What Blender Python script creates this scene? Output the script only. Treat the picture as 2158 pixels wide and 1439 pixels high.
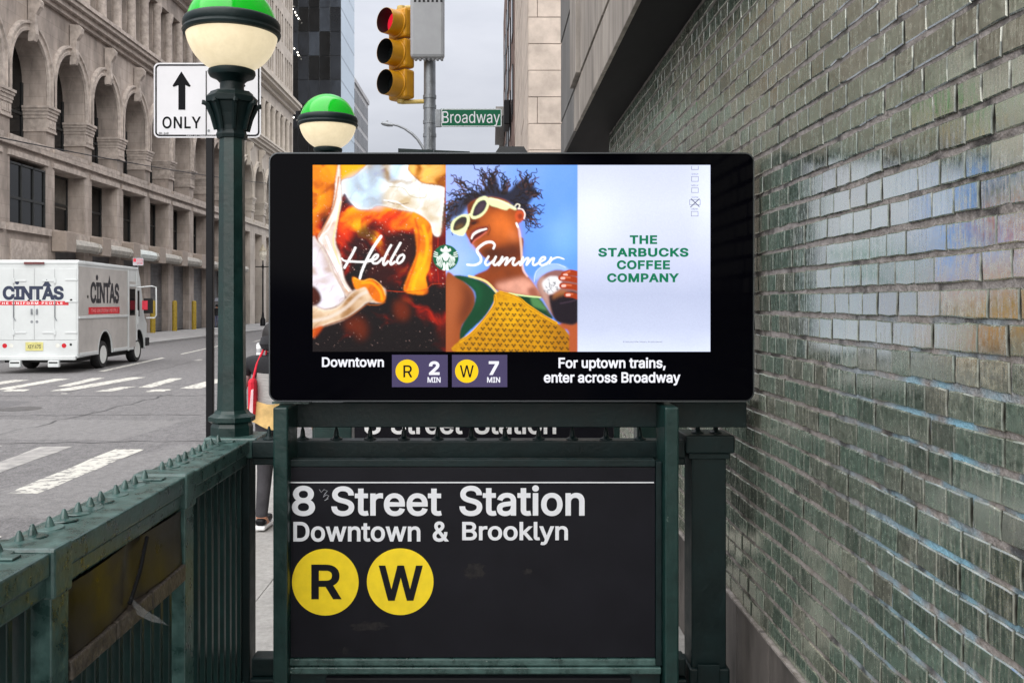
import bpy, bmesh, math, random, os
import numpy as np
from mathutils import Vector, Matrix, noise as mnoise, geometry as mgeo
R = math.radians
for o in list(bpy.data.objects):
    bpy.data.objects.remove(o)
scene = bpy.context.scene
COL = scene.collection
random.seed(7)

# ------------------------------------------------------------------ camera
F, PX0, PY0, CZ = 1950.0, 1035.0, 640.0, 1.8      # focal length in photo pixels, vanishing point, eye height
cam = bpy.data.cameras.new('camera')
cam.sensor_width = 36.0
cam.lens = 36.0 * F / 2158.0
cam.shift_x = (1079.0 - PX0) / 2158.0
cam.shift_y = -(719.5 - PY0) / 2158.0
cam.clip_start = 0.05
cam.clip_end = 3000
cam_ob = bpy.data.objects.new('camera', cam)
cam_ob.location = (0, 0, CZ)
cam_ob.rotation_euler = (R(90), 0, 0)
COL.objects.link(cam_ob)
scene.camera = cam_ob

# ------------------------------------------------------------------ overcast sky
SUN_EL, SUN_AZ = 60.0, 176.0       # degrees; hidden sun behind the camera
world = bpy.data.worlds.new('World')
scene.world = world
world.use_nodes = True
nt = world.node_tree
nt.nodes.clear()
wo = nt.nodes.new('ShaderNodeOutputWorld')
bg = nt.nodes.new('ShaderNodeBackground')
bg.inputs['Strength'].default_value = 0.1
sky = nt.nodes.new('ShaderNodeTexSky')
sky.sky_type = 'NISHITA'
sky.sun_disc = False
sky.sun_elevation = R(SUN_EL)
sky.sun_rotation = R(SUN_AZ)
sky.dust_density = 3.0
tc = nt.nodes.new('ShaderNodeTexCoord')
mp = nt.nodes.new('ShaderNodeMapping')
mp.inputs['Scale'].default_value = (1.6, 1.6, 5.0)
nz = nt.nodes.new('ShaderNodeTexNoise')
nz.inputs['Scale'].default_value = 2.2
nz.inputs['Detail'].default_value = 5
nz.inputs['Roughness'].default_value = 0.55
cr = nt.nodes.new('ShaderNodeValToRGB')
cr.color_ramp.elements[0].position = 0.3
cr.color_ramp.elements[0].color = (0.92, 0.96, 1.07, 1)
cr.color_ramp.elements[1].position = 0.72
cr.color_ramp.elements[1].color = (1.25, 1.28, 1.38, 1)
mx = nt.nodes.new('ShaderNodeMix')
mx.data_type = 'RGBA'
mx.inputs[0].default_value = 0.985
nt.links.new(tc.outputs['Generated'], mp.inputs['Vector'])
nt.links.new(mp.outputs[0], nz.inputs['Vector'])
nt.links.new(nz.outputs['Fac'], cr.inputs[0])
nt.links.new(sky.outputs[0], mx.inputs[6])
nt.links.new(cr.outputs[0], mx.inputs[7])
# standard overcast luminance: brighter overhead than at the horizon, (1 + 2 sin elevation)
sx_ = nt.nodes.new('ShaderNodeSeparateXYZ')
nt.links.new(tc.outputs['Generated'], sx_.inputs[0])
el = nt.nodes.new('ShaderNodeMapRange')
el.inputs['From Min'].default_value = 0.0
el.inputs['From Max'].default_value = 1.0
el.inputs['To Min'].default_value = 0.95
el.inputs['To Max'].default_value = 3.6
nt.links.new(sx_.outputs['Z'], el.inputs[0])
ov_ = nt.nodes.new('ShaderNodeVectorMath')
ov_.operation = 'SCALE'
nt.links.new(mx.outputs[2], ov_.inputs[0])
nt.links.new(el.outputs[0], ov_.inputs['Scale'])
nt.links.new(ov_.outputs[0], bg.inputs['Color'])
nt.links.new(bg.outputs[0], wo.inputs['Surface'])

sun = bpy.data.lights.new('sun', 'SUN')
sun.energy = 1.5
sun.angle = R(120)      # the broad bright patch of cloud round the hidden sun
sun.color = (1.0, 0.96, 0.9)
sun_ob = bpy.data.objects.new('sun', sun)
sd = Vector((math.sin(R(SUN_AZ)) * math.cos(R(SUN_EL)), math.cos(R(SUN_AZ)) * math.cos(R(SUN_EL)), math.sin(R(SUN_EL))))
sun_ob.rotation_euler = (-sd).to_track_quat('-Z', 'Y').to_euler()
sun_ob.location = (-10, -10, 30)
COL.objects.link(sun_ob)

scene.view_settings.view_transform = 'Standard'
scene.view_settings.look = 'None'
scene.view_settings.exposure = 2.0
scene.view_settings.gamma = 1.0
scene.view_settings.use_curve_mapping = False
scene.cycles.max_bounces = 6

# ------------------------------------------------------------------ helpers
def s2l(c):
    c = c / 255.0
    return c / 12.92 if c <= 0.04045 else ((c + 0.055) / 1.055) ** 2.4
def rgb(r, g, b):
    return (s2l(r), s2l(g), s2l(b), 1.0)
def gx(px, d): return (px - PX0) * d / F
def gz(py, d): return CZ + (PY0 - py) * d / F
def P(px, py, d): return Vector((gx(px, d), d, gz(py, d)))
def dat(px, X): return X * F / (px - PX0)          # depth of a plane X=const seen at column px

MATS = {}
def mat(name, col, rough=0.6, metal=0.0, var=0.15, scale=6.0, bump=0.0, bscale=40.0, ior=1.5,
        emit=None, estr=0.0, stretch=None, col2=None, dirt=0.0, coat=0.0, spec=None, alpha=None, rvar=0.0):
    if name in MATS: return MATS[name]
    m = bpy.data.materials.new(name); MATS[name] = m
    m.use_nodes = True
    n = m.node_tree; L = n.links
    b = n.nodes['Principled BSDF']
    b.inputs['Roughness'].default_value = rough
    b.inputs['Metallic'].default_value = metal
    b.inputs['IOR'].default_value = ior
    if spec is not None: b.inputs['Specular IOR Level'].default_value = spec
    if coat: b.inputs['Coat Weight'].default_value = coat; b.inputs['Coat Roughness'].default_value = 0.08
    if alpha is not None: b.inputs['Alpha'].default_value = alpha
    t = n.nodes.new('ShaderNodeTexCoord')
    g = n.nodes.new('ShaderNodeNewGeometry')
    mp = n.nodes.new('ShaderNodeMapping')
    if stretch: mp.inputs['Scale'].default_value = stretch
    L.new(g.outputs['Position'], mp.inputs['Vector'])
    c2 = col2 if col2 else tuple(max(0, c * (1 - var * 1.6)) for c in col[:3]) + (1,)
    c1 = tuple(min(1, c * (1 + var)) for c in col[:3]) + (1,) if not col2 else col
    nz = n.nodes.new('ShaderNodeTexNoise')
    nz.inputs['Scale'].default_value = scale
    nz.inputs['Detail'].default_value = 6
    nz.inputs['Roughness'].default_value = 0.6
    L.new(mp.outputs[0], nz.inputs['Vector'])
    cr = n.nodes.new('ShaderNodeValToRGB')
    cr.color_ramp.elements[0].position = 0.32; cr.color_ramp.elements[0].color = c2
    cr.color_ramp.elements[1].position = 0.68; cr.color_ramp.elements[1].color = c1
    L.new(nz.outputs['Fac'], cr.inputs[0])
    out = cr.outputs[0]
    if dirt:
        d = n.nodes.new('ShaderNodeTexNoise'); d.inputs['Scale'].default_value = scale * 0.17; d.inputs['Detail'].default_value = 8
        d.inputs['Roughness'].default_value = 0.7
        L.new(mp.outputs[0], d.inputs['Vector'])
        r2 = n.nodes.new('ShaderNodeValToRGB')
        r2.color_ramp.elements[0].position = 0.38; r2.color_ramp.elements[0].color = (1 - dirt, 1 - dirt, 1 - dirt, 1)
        r2.color_ramp.elements[1].position = 0.6; r2.color_ramp.elements[1].color = (1, 1, 1, 1)
        L.new(d.outputs['Fac'], r2.inputs[0])
        mm = n.nodes.new('ShaderNodeMix'); mm.data_type = 'RGBA'; mm.blend_type = 'MULTIPLY'; mm.inputs[0].default_value = 1
        L.new(out, mm.inputs[6]); L.new(r2.outputs[0], mm.inputs[7]); out = mm.outputs[2]
    L.new(out, b.inputs['Base Color'])
    if rvar:
        mr = n.nodes.new('ShaderNodeMapRange')
        mr.inputs['To Min'].default_value = max(0.02, rough - rvar); mr.inputs['To Max'].default_value = rough + rvar
        mr.inputs['From Min'].default_value = 0.3; mr.inputs['From Max'].default_value = 0.7
        L.new(nz.outputs['Fac'], mr.inputs[0]); L.new(mr.outputs[0], b.inputs['Roughness'])
    if bump:
        nb = n.nodes.new('ShaderNodeTexNoise'); nb.inputs['Scale'].default_value = bscale; nb.inputs['Detail'].default_value = 4
        L.new(mp.outputs[0], nb.inputs['Vector'])
        bp = n.nodes.new('ShaderNodeBump'); bp.inputs['Strength'].default_value = bump; bp.inputs['Distance'].default_value = 0.01
        L.new(nb.outputs['Fac'], bp.inputs['Height']); L.new(bp.outputs[0], b.inputs['Normal'])
    if emit:
        b.inputs['Emission Color'].default_value = emit; b.inputs['Emission Strength'].default_value = estr
    return m

class MB:
    def __init__(s): s.v = []; s.f = []; s.mi = []; s.cur = 0
    def add(s, vs, fs):
        k = len(s.v); s.v += [tuple(p) for p in vs]
        for f in fs: s.f.append(tuple(i + k for i in f)); s.mi.append(s.cur)
        return s
    def box(s, x0, x1, y0, y1, z0, z1, b=0.0):
        if x0 > x1: x0, x1 = x1, x0
        if y0 > y1: y0, y1 = y1, y0
        if z0 > z1: z0, z1 = z1, z0
        if b <= 0:
            vs = [(x, y, z) for x in (x0, x1) for y in (y0, y1) for z in (z0, z1)]
            return s.add(vs, [(0, 1, 3, 2), (4, 6, 7, 5), (0, 4, 5, 1), (2, 3, 7, 6), (0, 2, 6, 4), (1, 5, 7, 3)])
        bm = bmesh.new(); bmesh.ops.create_cube(bm, size=1)
        for v in bm.verts:
            v.co = ((x0 + x1) / 2 + v.co.x * (x1 - x0), (y0 + y1) / 2 + v.co.y * (y1 - y0), (z0 + z1) / 2 + v.co.z * (z1 - z0))
        bmesh.ops.bevel(bm, geom=bm.edges[:], offset=b, segments=2, profile=0.5, affect='EDGES')
        bm.verts.index_update()
        s.add([v.co for v in bm.verts], [[v.index for v in f.verts] for f in bm.faces]); bm.free(); return s
    def quad(s, a, b, c, d): return s.add([a, b, c, d], [(0, 1, 2, 3)])
    def poly(s, pts): return s.add(pts, [tuple(range(len(pts)))])
    def prism(s, pts, ext):
        """closed polygon pts (3D) extruded along vector ext"""
        n = len(pts); e = Vector(ext); a = [Vector(p) for p in pts]
        vs = a + [p + e for p in a]
        fs = [tuple(range(n))[::-1], tuple(range(n, 2 * n))] + [(i, (i + 1) % n, n + (i + 1) % n, n + i) for i in range(n)]
        return s.add(vs, fs)
    def lathe(s, prof, c=(0, 0, 0), n=24, rot=0.0, axis=None, ang=2 * math.pi):
        """prof: list of (r, h) about local z, axis = optional Matrix3"""
        M = axis if axis else Matrix.Identity(3); c = Vector(c); vs = []; fs = []
        full = abs(ang - 2 * math.pi) < 1e-6
        for r, h in prof:
            for i in range(n):
                t = rot + ang * i / (n if full else n - 1)
                vs.append(c + M @ Vector((r * math.cos(t), r * math.sin(t), h)))
        for j in range(len(prof) - 1):
            for i in range(n if full else n - 1):
                k = (i + 1) % n
                fs.append((j * n + i, j * n + k, (j + 1) * n + k, (j + 1) * n + i))
        if full:
            if prof[0][0] > 1e-6: fs.append(tuple(range(n))[::-1])
            if prof[-1][0] > 1e-6: fs.append(tuple((len(prof) - 1) * n + i for i in range(n)))
        return s.add(vs, fs)
    def tube(s, pts, r, n=8, cap=True):
        pts = [Vector(p) for p in pts]; rs = r if isinstance(r, (list, tuple)) else [r] * len(pts)
        vs = []; fs = []; up = None
        for i, p in enumerate(pts):
            t = (pts[min(i + 1, len(pts) - 1)] - pts[max(i - 1, 0)]).normalized()
            if up is None: up = Vector((0, 0, 1)) if abs(t.z) < 0.9 else Vector((1, 0, 0))
            a = t.cross(up).normalized(); bb = a.cross(t).normalized(); up = bb
            for k in range(n):
                th = 2 * math.pi * k / n
                vs.append(p + a * rs[i] * math.cos(th) + bb * rs[i] * math.sin(th))
        for i in range(len(pts) - 1):
            for k in range(n):
                q = (k + 1) % n
                fs.append((i * n + k, i * n + q, (i + 1) * n + q, (i + 1) * n + k))
        if cap: fs += [tuple(range(n))[::-1], tuple((len(pts) - 1) * n + k for k in range(n))]
        return s.add(vs, fs)
    def mesh(s, name, mats, smooth=False):
        me = bpy.data.meshes.new(name); me.from_pydata(s.v, [], s.f)
        for m in (mats if isinstance(mats, (list, tuple)) else [mats]): me.materials.append(m)
        if any(s.mi): me.polygons.foreach_set('material_index', s.mi)
        bm = bmesh.new(); bm.from_mesh(me); bmesh.ops.recalc_face_normals(bm, faces=bm.faces); bm.to_mesh(me); bm.free()
        if smooth:
            me.shade_smooth()
            try: me.set_sharp_from_angle(angle=R(38))
            except Exception: pass
        me.update(); return me
    def build(s, name, mats, parent=None, smooth=False):
        return link(name, s.mesh(name, mats, smooth), parent)

def link(name, data, parent=None):
    o = bpy.data.objects.new(name, data); COL.objects.link(o)
    if parent is not None: o.parent = parent
    return o
def tag(o, label, cat, group=None, kind=None):
    if label: o['label'] = label
    if cat: o['category'] = cat
    if group: o['group'] = group
    if kind: o['kind'] = kind
    return o
def thing(name, label, cat, loc=(0, 0, 0), rz=0.0, group=None):
    o = bpy.data.objects.new(name, None); COL.objects.link(o)
    o.location = loc; o.rotation_euler = (0, 0, rz); o.empty_display_size = 0.1
    return tag(o, label, cat, group)
def struct(o):
    o['kind'] = 'structure'; return o
def pbox(name, m, parent, x0, x1, y0, y1, z0, z1, b=0.0):
    return MB().box(x0, x1, y0, y1, z0, z1, b).build(name, m, parent)

try:
    FONT = bpy.data.fonts.load(os.path.join(bpy.utils.system_resource('DATAFILES'), 'fonts', 'Inter.woff2'))
except Exception:
    FONT = None
def text_mesh(body, bold=0.02, spacing=1.0):
    """flat lettering: outlines pushed outward by bold, triangulated, kept where the winding is not zero"""
    c = bpy.data.curves.new('lettering', 'FONT'); c.body = body
    if FONT: c.font = FONT
    c.space_character = spacing; c.resolution_u = 4; c.fill_mode = 'NONE'
    o = bpy.data.objects.new('lettering', c); m = o.to_mesh()
    vs = np.array([v.co[:2] for v in m.vertices]); es = [tuple(e.vertices) for e in m.edges]; o.to_mesh_clear()
    bpy.data.objects.remove(o); bpy.data.curves.remove(c)
    nb = {}
    for a, b in es: nb.setdefault(a, []).append(b); nb.setdefault(b, []).append(a)
    seen = set(); loops = []
    for s in range(len(vs)):
        if s in seen or s not in nb: continue
        lp = [s]; seen.add(s); cur = (([x for x in nb[s] if x == s + 1]) or nb[s])[0]
        while cur not in seen:
            lp.append(cur); seen.add(cur); n2 = [x for x in nb[cur] if x not in seen]
            if not n2: break
            cur = n2[0]
        loops.append(lp)
    area = lambda P_: 0.5 * np.sum(P_[:, 0] * np.roll(P_[:, 1], -1) - np.roll(P_[:, 0], -1) * P_[:, 1])
    sgn = np.sign(sum(area(vs[lp]) for lp in loops)) or 1.0
    pv, pe, pl = [], [], []
    for lp in loops:
        Q = vs[lp]; Q = Q[np.hypot(*(Q - np.roll(Q, 1, 0)).T) > 1e-5]
        if len(Q) < 3: continue
        e = np.roll(Q, -1, 0) - Q; e /= np.hypot(e[:, 0], e[:, 1])[:, None] + 1e-12
        nrm = np.stack([e[:, 1], -e[:, 0]], -1) * sgn; n0 = np.roll(nrm, 1, 0); h = n0 + nrm; L = np.hypot(h[:, 0], h[:, 1])[:, None] + 1e-9
        h /= L; k = 1 / np.maximum(0.55, np.sum(h * nrm, 1))[:, None]
        Q = Q + h * k * bold; i0 = len(pv); pv += [Vector(q) for q in Q]; pe += [(i0 + i, i0 + (i + 1) % len(Q)) for i in range(len(Q))]; pl.append(Q)
    ov, oe, of, _, _, _ = mgeo.delaunay_2d_cdt(pv, pe, [], 0, 1e-5)
    ov = np.array([v[:] for v in ov]); tri = np.array([tuple(f) for f in of]); cen = ov[tri].mean(1); wn = np.zeros(len(tri))
    for Q in pl:
        for (ax, ay), (bx, by) in zip(Q, np.roll(Q, -1, 0)):
            up = (ay <= cen[:, 1]) & (by > cen[:, 1]); dn = (ay > cen[:, 1]) & (by <= cen[:, 1])
            isl = (bx - ax) * (cen[:, 1] - ay) - (cen[:, 0] - ax) * (by - ay)
            wn += (up & (isl > 0)).astype(int) - (dn & (isl < 0)).astype(int)
    fs = [tuple(int(q) for q in f) for f, w in zip(tri, wn * sgn) if w > 0.5]
    used = sorted({i for f in fs for i in f}); mp_ = {u: i for i, u in enumerate(used)}
    vs = ov[used]; fs = [tuple(mp_[i] for i in f) for f in fs]
    lo, hi = vs.min(0), vs.max(0)
    vs = (vs - lo) / np.where(hi - lo > 1e-9, hi - lo, 1)
    return vs, fs
def text(name, body, m, parent, org, right, up, bold=0.02, spacing=1.0, slant=0.0):
    """lettering fitted to the parallelogram org, org+right, org+up"""
    vs, fs = text_mesh(body, bold, spacing)
    o, r, u = Vector(org), Vector(right), Vector(up)
    me = bpy.data.meshes.new(name); me.from_pydata([o + r * (v[0] + slant * v[1]) + u * v[1] for v in vs], [], fs)
    me.materials.append(m); me.update()
    return link(name, me, parent)
def ptext(name, body, m, parent, x0, x1, y0, y1, d, bold=0.02, spacing=1.0):
    """lettering facing the camera side, between photo columns x0..x1 and rows y0..y1 on the plane at depth d"""
    a = P(x0, y1, d); return text(name, body, m, parent, a, (gx(x1, d) - gx(x0, d), 0, 0), (0, 0, gz(y0, d) - gz(y1, d)), bold, spacing)
def disc(name, m, parent, c, r, normal=(0, -1, 0), n=40):
    q = Vector(normal).to_track_quat('Z', 'Y').to_matrix()
    return MB().poly([Vector(c) + q @ Vector((r * math.cos(2 * math.pi * i / n), r * math.sin(2 * math.pi * i / n), 0)) for i in range(n)]).build(name, m, parent)
def copies(o, offs, parent):
    for d in offs:
        c = o.copy(); COL.objects.link(c); c.parent = parent; c.location = Vector(o.location) + Vector(d)

# ------------------------------------------------------------------ materials
M_GREEN = mat('green_paint', rgb(14, 47, 44), 0.36, var=0.18, scale=14, dirt=0.3, bump=0.12, bscale=55, rvar=0.08)
M_GREEND = mat('dark_green_paint', rgb(8, 30, 31), 0.48, spec=0.3, var=0.2, scale=12, dirt=0.3, bump=0.12, bscale=50, rvar=0.08)
M_GREENW = mat('worn_sheen_green_paint', rgb(66, 96, 92), 0.32, var=0.25, scale=16, bump=0.25, bscale=45, col2=rgb(26, 50, 47), rvar=0.12, ior=1.6)  # wear, with the pale sheen of the rail tops lightened into the green
M_BLACKSIGN = mat('black_enamel', rgb(21, 21, 27), 0.45, var=0.12, scale=5, rvar=0.06, spec=0.16)
M_WHITE = mat('white_lettering', rgb(215, 217, 222), 0.5, var=0.03)
M_YELLOW = mat('yellow_enamel', rgb(238, 208, 22), 0.45, var=0.05, scale=20)
M_ASPH = mat('asphalt', (0.150, 0.145, 0.147, 1), 0.85, var=0.3, scale=70, bump=0.5, bscale=220, dirt=0.34, stretch=(1, 0.55, 1))
M_WALK = mat('sidewalk_concrete', (0.32, 0.31, 0.295, 1), 0.85, var=0.12, scale=25, bump=0.2, bscale=120, dirt=0.15)
M_FARWALK = mat('far_sidewalk_concrete', (0.26, 0.255, 0.255, 1), 0.85, var=0.12, scale=3, dirt=0.2)
M_KERB = mat('granite_kerb', (0.3, 0.3, 0.3, 1), 0.8, var=0.2, scale=30)
M_CHROME = mat('silver_frame', rgb(78, 81, 84), 0.32, metal=0.85, var=0.05)
M_BLACKM = mat('black_metal', rgb(14, 15, 19), 0.45, var=0.2, spec=0.2)
M_STEEL = mat('galvanized_steel', rgb(128, 132, 136), 0.45, metal=0.5, var=0.15, scale=9)
M_GREYBOX = mat('grey_enclosure_paint', rgb(150, 152, 155), 0.5, var=0.05)
M_GLASSD = mat('dark_window_glass', rgb(14, 16, 18), 0.12, var=0.5, scale=0.7, spec=0.3)
def chips(m, col, scale=30.0, thr=0.66, width=0.03):
    """sparse chipped or rusty flecks over a finished paint"""
    n = m.node_tree; L = n.links; b = n.nodes['Principled BSDF']; src = b.inputs['Base Color'].links[0].from_socket
    g = n.nodes.new('ShaderNodeNewGeometry'); nz = n.nodes.new('ShaderNodeTexNoise')
    nz.inputs['Scale'].default_value = scale; nz.inputs['Detail'].default_value = 8; nz.inputs['Roughness'].default_value = 0.68
    L.new(g.outputs['Position'], nz.inputs['Vector'])
    mr = n.nodes.new('ShaderNodeMapRange'); mr.clamp = True; mr.inputs['From Min'].default_value = thr; mr.inputs['From Max'].default_value = thr + width
    L.new(nz.outputs['Fac'], mr.inputs[0])
    mx_ = n.nodes.new('ShaderNodeMix'); mx_.data_type = 'RGBA'; mx_.inputs[7].default_value = col
    L.new(mr.outputs[0], mx_.inputs[0]); L.new(src, mx_.inputs[6]); L.new(mx_.outputs[2], b.inputs['Base Color'])
chips(M_GREEN, rgb(96, 110, 104), 26, 0.70)
chips(M_GREEND, rgb(60, 72, 70), 24, 0.70)
chips(M_GREENW, rgb(120, 132, 126), 30, 0.66)
chips(M_GREENW, rgb(70, 48, 34), 18, 0.70)

# ------------------------------------------------------------------ stone with coursed joints
def stone(name, col, bw, bh, var=0.12, joint=0.7, dirt=0.25, axis='Y'):
    m = mat(name, col, 0.85, var=var, scale=1.6, bump=0.25, bscale=14, dirt=dirt, stretch=(1, 1, 0.4))
    n = m.node_tree; L = n.links; b = n.nodes['Principled BSDF']
    src = b.inputs['Base Color'].links[0].from_socket
    g = n.nodes.new('ShaderNodeNewGeometry'); sp = n.nodes.new('ShaderNodeSeparateXYZ'); cb = n.nodes.new('ShaderNodeCombineXYZ')
    L.new(g.outputs['Position'], sp.inputs[0])
    if axis == 'Y':
        ad = n.nodes.new('ShaderNodeMath'); ad.operation = 'ADD'
        L.new(sp.outputs['X'], ad.inputs[0]); L.new(sp.outputs['Y'], ad.inputs[1]); L.new(ad.outputs[0], cb.inputs[0])
    else: L.new(sp.outputs['X'], cb.inputs[0])
    L.new(sp.outputs['Z'], cb.inputs[1])
    bt = n.nodes.new('ShaderNodeTexBrick')
    bt.inputs['Scale'].default_value = 1; bt.inputs['Brick Width'].default_value = bw; bt.inputs['Row Height'].default_value = bh
    bt.inputs['Mortar Size'].default_value = 0.012; bt.inputs['Mortar Smooth'].default_value = 0.2
    bt.inputs['Color1'].default_value = (1, 1, 1, 1); bt.inputs['Color2'].default_value = (0.86, 0.85, 0.84, 1)
    bt.inputs['Mortar'].default_value = (joint, joint, joint, 1)
    L.new(cb.outputs[0], bt.inputs['Vector'])
    mm = n.nodes.new('ShaderNodeMix'); mm.data_type = 'RGBA'; mm.blend_type = 'MULTIPLY'; mm.inputs[0].default_value = 1
    L.new(src, mm.inputs[6]); L.new(bt.outputs[0], mm.inputs[7]); L.new(mm.outputs[2], b.inputs['Base Color'])
    return m
M_STONE = stone('brown_grey_stone', (0.44, 0.378, 0.336, 1), 1.4, 0.62, var=0.2, dirt=0.36)
M_TRIM = mat('carved_stone_trim', (0.455, 0.395, 0.352, 1), 0.85, var=0.2, scale=3.5, dirt=0.2)
M_PALE = stone('pale_limestone', (0.47, 0.42, 0.37, 1), 1.5, 0.7, dirt=0.12, joint=0.82)
M_PALETRIM = mat('pale_limestone_trim', (0.5, 0.45, 0.39, 1), 0.85, var=0.1, scale=3, dirt=0.12)

# ------------------------------------------------------------------ ground
def sheet(name, pts, z, m):
    return struct(MB().poly([(x, y, z) for x, y in pts]).build(name, m))
sheet('road', [(-400, -60), (400, -60), (400, 900), (-400, 900)], -0.12, M_ASPH)
def slab(name, pts, z0, z1, m):
    return struct(MB().prism([(x, y, z0) for x, y in pts], (0, 0, z1 - z0)).build(name, m))
arc = [(-2.75 + 2.2 - 2.2 * math.cos(R(a)), 10.4 + 2.2 * math.sin(R(a))) for a in range(0, 91, 15)]
walk = slab('pavement', [(-2.75, -20), (-2.75, 10.4)] + arc[1:] + [(30, 12.6), (30, -20)], -0.12, -0.004, M_WALK)
kerb = struct(MB().tube([(-2.75, -20, -0.06), (-2.75, 10.4, -0.06)] + [(x, y, -0.06) for x, y in arc[1:]] + [(30, 12.6, -0.06)], 0.075, 6).build('kerb', M_KERB))
k = 0
for i in range(3):
    for j in range(6):
        x0 = -2.62 + i * 1.2; y0 = 3.0 + j * 1.25
        o = pbox('paving_flag', M_WALK, walk, x0 + 0.006, x0 + 1.194, y0 + 0.006, y0 + 1.244, -0.02, 0.0 + random.uniform(-0.001, 0.002), 0.004)
far_walk = slab('far_pavement', [(-16.2, 25.5), (-16.2, 400), (-21.6, 400), (-60, 400), (-60, 25.5)], -0.12, 0.0, M_FARWALK)
struct(pbox('far_kerb', M_KERB, None, -16.2, -15.95, 25.3, 400, -0.125, 0.005))
slab('side_pavement', [(-2.6, 24.5), (60, 24.5), (60, 400), (-2.6, 400)], -0.12, 0.0, M_FARWALK)

# worn paint: alpha-free, colour breaks up with noise
M_PAINT = mat('worn_road_paint', (0.44, 0.43, 0.39, 1), 0.8, col2=(0.17, 0.165, 0.16, 1), scale=11, bump=0.3, bscale=150)
cre = MATS['worn_road_paint'].node_tree.nodes
for nd in cre:
    if nd.type == 'VALTORGB': nd.color_ramp.elements[0].position = 0.40; nd.color_ramp.elements[1].position = 0.5
M_PAINTW = mat('very_worn_road_paint', (0.33, 0.32, 0.30, 1), 0.8, col2=(0.17, 0.165, 0.165, 1), scale=6, bump=0.3, bscale=150)
def road_mark(pxs, m=M_PAINT, name='crossing_stripe'):
    pts = []
    n = len(pxs)
    for q in range(n):
        (ax, ay), (bx, by) = pxs[q], pxs[(q + 1) % n]
        da, db = 1.92 * F / (ay - PY0), 1.92 * F / (by - PY0)
        A = Vector((gx(ax, da), da, -0.116)); B = Vector((gx(bx, db), db, -0.116))
        for t in range(8):
            p = A.lerp(B, t / 8); j = 0.015
            pts.append((p.x + random.uniform(-j, j), p.y + random.uniform(-j, j), p.z))
    return struct(MB().poly(pts).build(name, m))
road_mark([(16, 1040), (82, 1040), (303, 947), (241, 947)])
road_mark([(-70, 1000), (-10, 1000), (152, 941), (88, 941)], M_PAINTW)
road_mark([(-60, 943), (-8, 943), (8, 939), (-40, 939)], M_PAINTW)
road_mark([(-110, 1145), (-40, 1145), (10, 1131), (-30, 1131)])
z2 = lambda x, y: (x / 3.129, 500 + y / 3.129)
for pl, m in (([(-200, 985), (-80, 985), (195, 940), (90, 940)], M_PAINT), ([(-60, 1008), (60, 1005), (465, 933), (360, 933)], M_PAINT),
          ([(10, 1017), (160, 1017), (205, 1003), (60, 1003)], M_PAINT), ([(380, 984), (455, 984), (695, 927), (610, 927)], M_PAINT),
          ([(325, 1014), (470, 1012), (965, 923), (860, 923)], M_PAINT), ([(620, 1018), (740, 1016), (895, 985), (790, 987)], M_PAINT),
          ([(905, 992), (1010, 990), (1205, 930), (1120, 930)], M_PAINT), ([(955, 1020), (1075, 1018), (1140, 1003), (1010, 1003)], M_PAINT),
          ([(1178, 998), (1320, 998), (1520, 935), (1420, 935)], M_PAINT), ([(1415, 1016), (1520, 1014), (1640, 990), (1540, 990)], M_PAINT),
          ([(1500, 990), (1610, 990), (1760, 940), (1680, 940)], M_PAINT),
          ([(640, 885), (690, 885), (1088, 796), (1070, 793)], M_PAINT), ([(1185, 770), (1205, 771), (1470, 713), (1455, 711)], M_PAINT),
          ([(1270, 813), (1310, 815), (1345, 806), (1310, 804)], M_PAINTW), ([(400, 1034), (440, 1034), (445, 1028), (405, 1028)], M_PAINTW),
          ([(1660, 690), (1690, 690), (1780, 660), (1770, 658)], M_PAINTW)):
    road_mark([z2(*p) for p in pl], m, 'crossing_stripe' if pl[0][1] > 900 else 'lane_line')

# repairs, tar-filled cracks and a manhole
M_PATCH = mat('dark_asphalt_patch', (0.105, 0.102, 0.105, 1), 0.85, var=0.25, scale=60, bump=0.4, bscale=200, dirt=0.2)
M_PATCHL = mat('pale_asphalt_patch', (0.175, 0.17, 0.17, 1), 0.85, var=0.25, scale=60, bump=0.4, bscale=200, dirt=0.3)
M_TAR = mat('crack_tar', (0.03, 0.03, 0.032, 1), 0.6)
def ground_poly(pts, m, name, z=-0.118):
    rr = random.Random(len(name) + int(pts[0][0] * 10)); out = []
    for q in range(len(pts)):
        a, b_ = Vector(pts[q]), Vector(pts[(q + 1) % len(pts)])
        for t in range(10):
            p = a.lerp(b_, t / 10); out.append((p.x + rr.uniform(-.04, .04), p.y + rr.uniform(-.04, .04), z))
    return struct(MB().poly(out).build(name, m))
ground_poly([(-9.5, 13.2), (-5.2, 13.0), (-5.0, 15.2), (-9.6, 15.4)], M_PATCHL, 'asphalt_patch')
ground_poly([(-14.5, 16.6), (-9.0, 16.3), (-9.0, 18.2), (-14.5, 18.6)], M_PATCH, 'asphalt_patch')
ground_poly([(-8.5, 28.0), (-4.5, 28.0), (-4.4, 44.0), (-8.3, 44.0)], M_PATCH, 'asphalt_patch')
ground_poly([(-5.4, 8.4), (-3.2, 8.2), (-3.2, 12.4), (-4.2, 12.6)], M_PATCHL, 'asphalt_patch', -0.1185)
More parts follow.
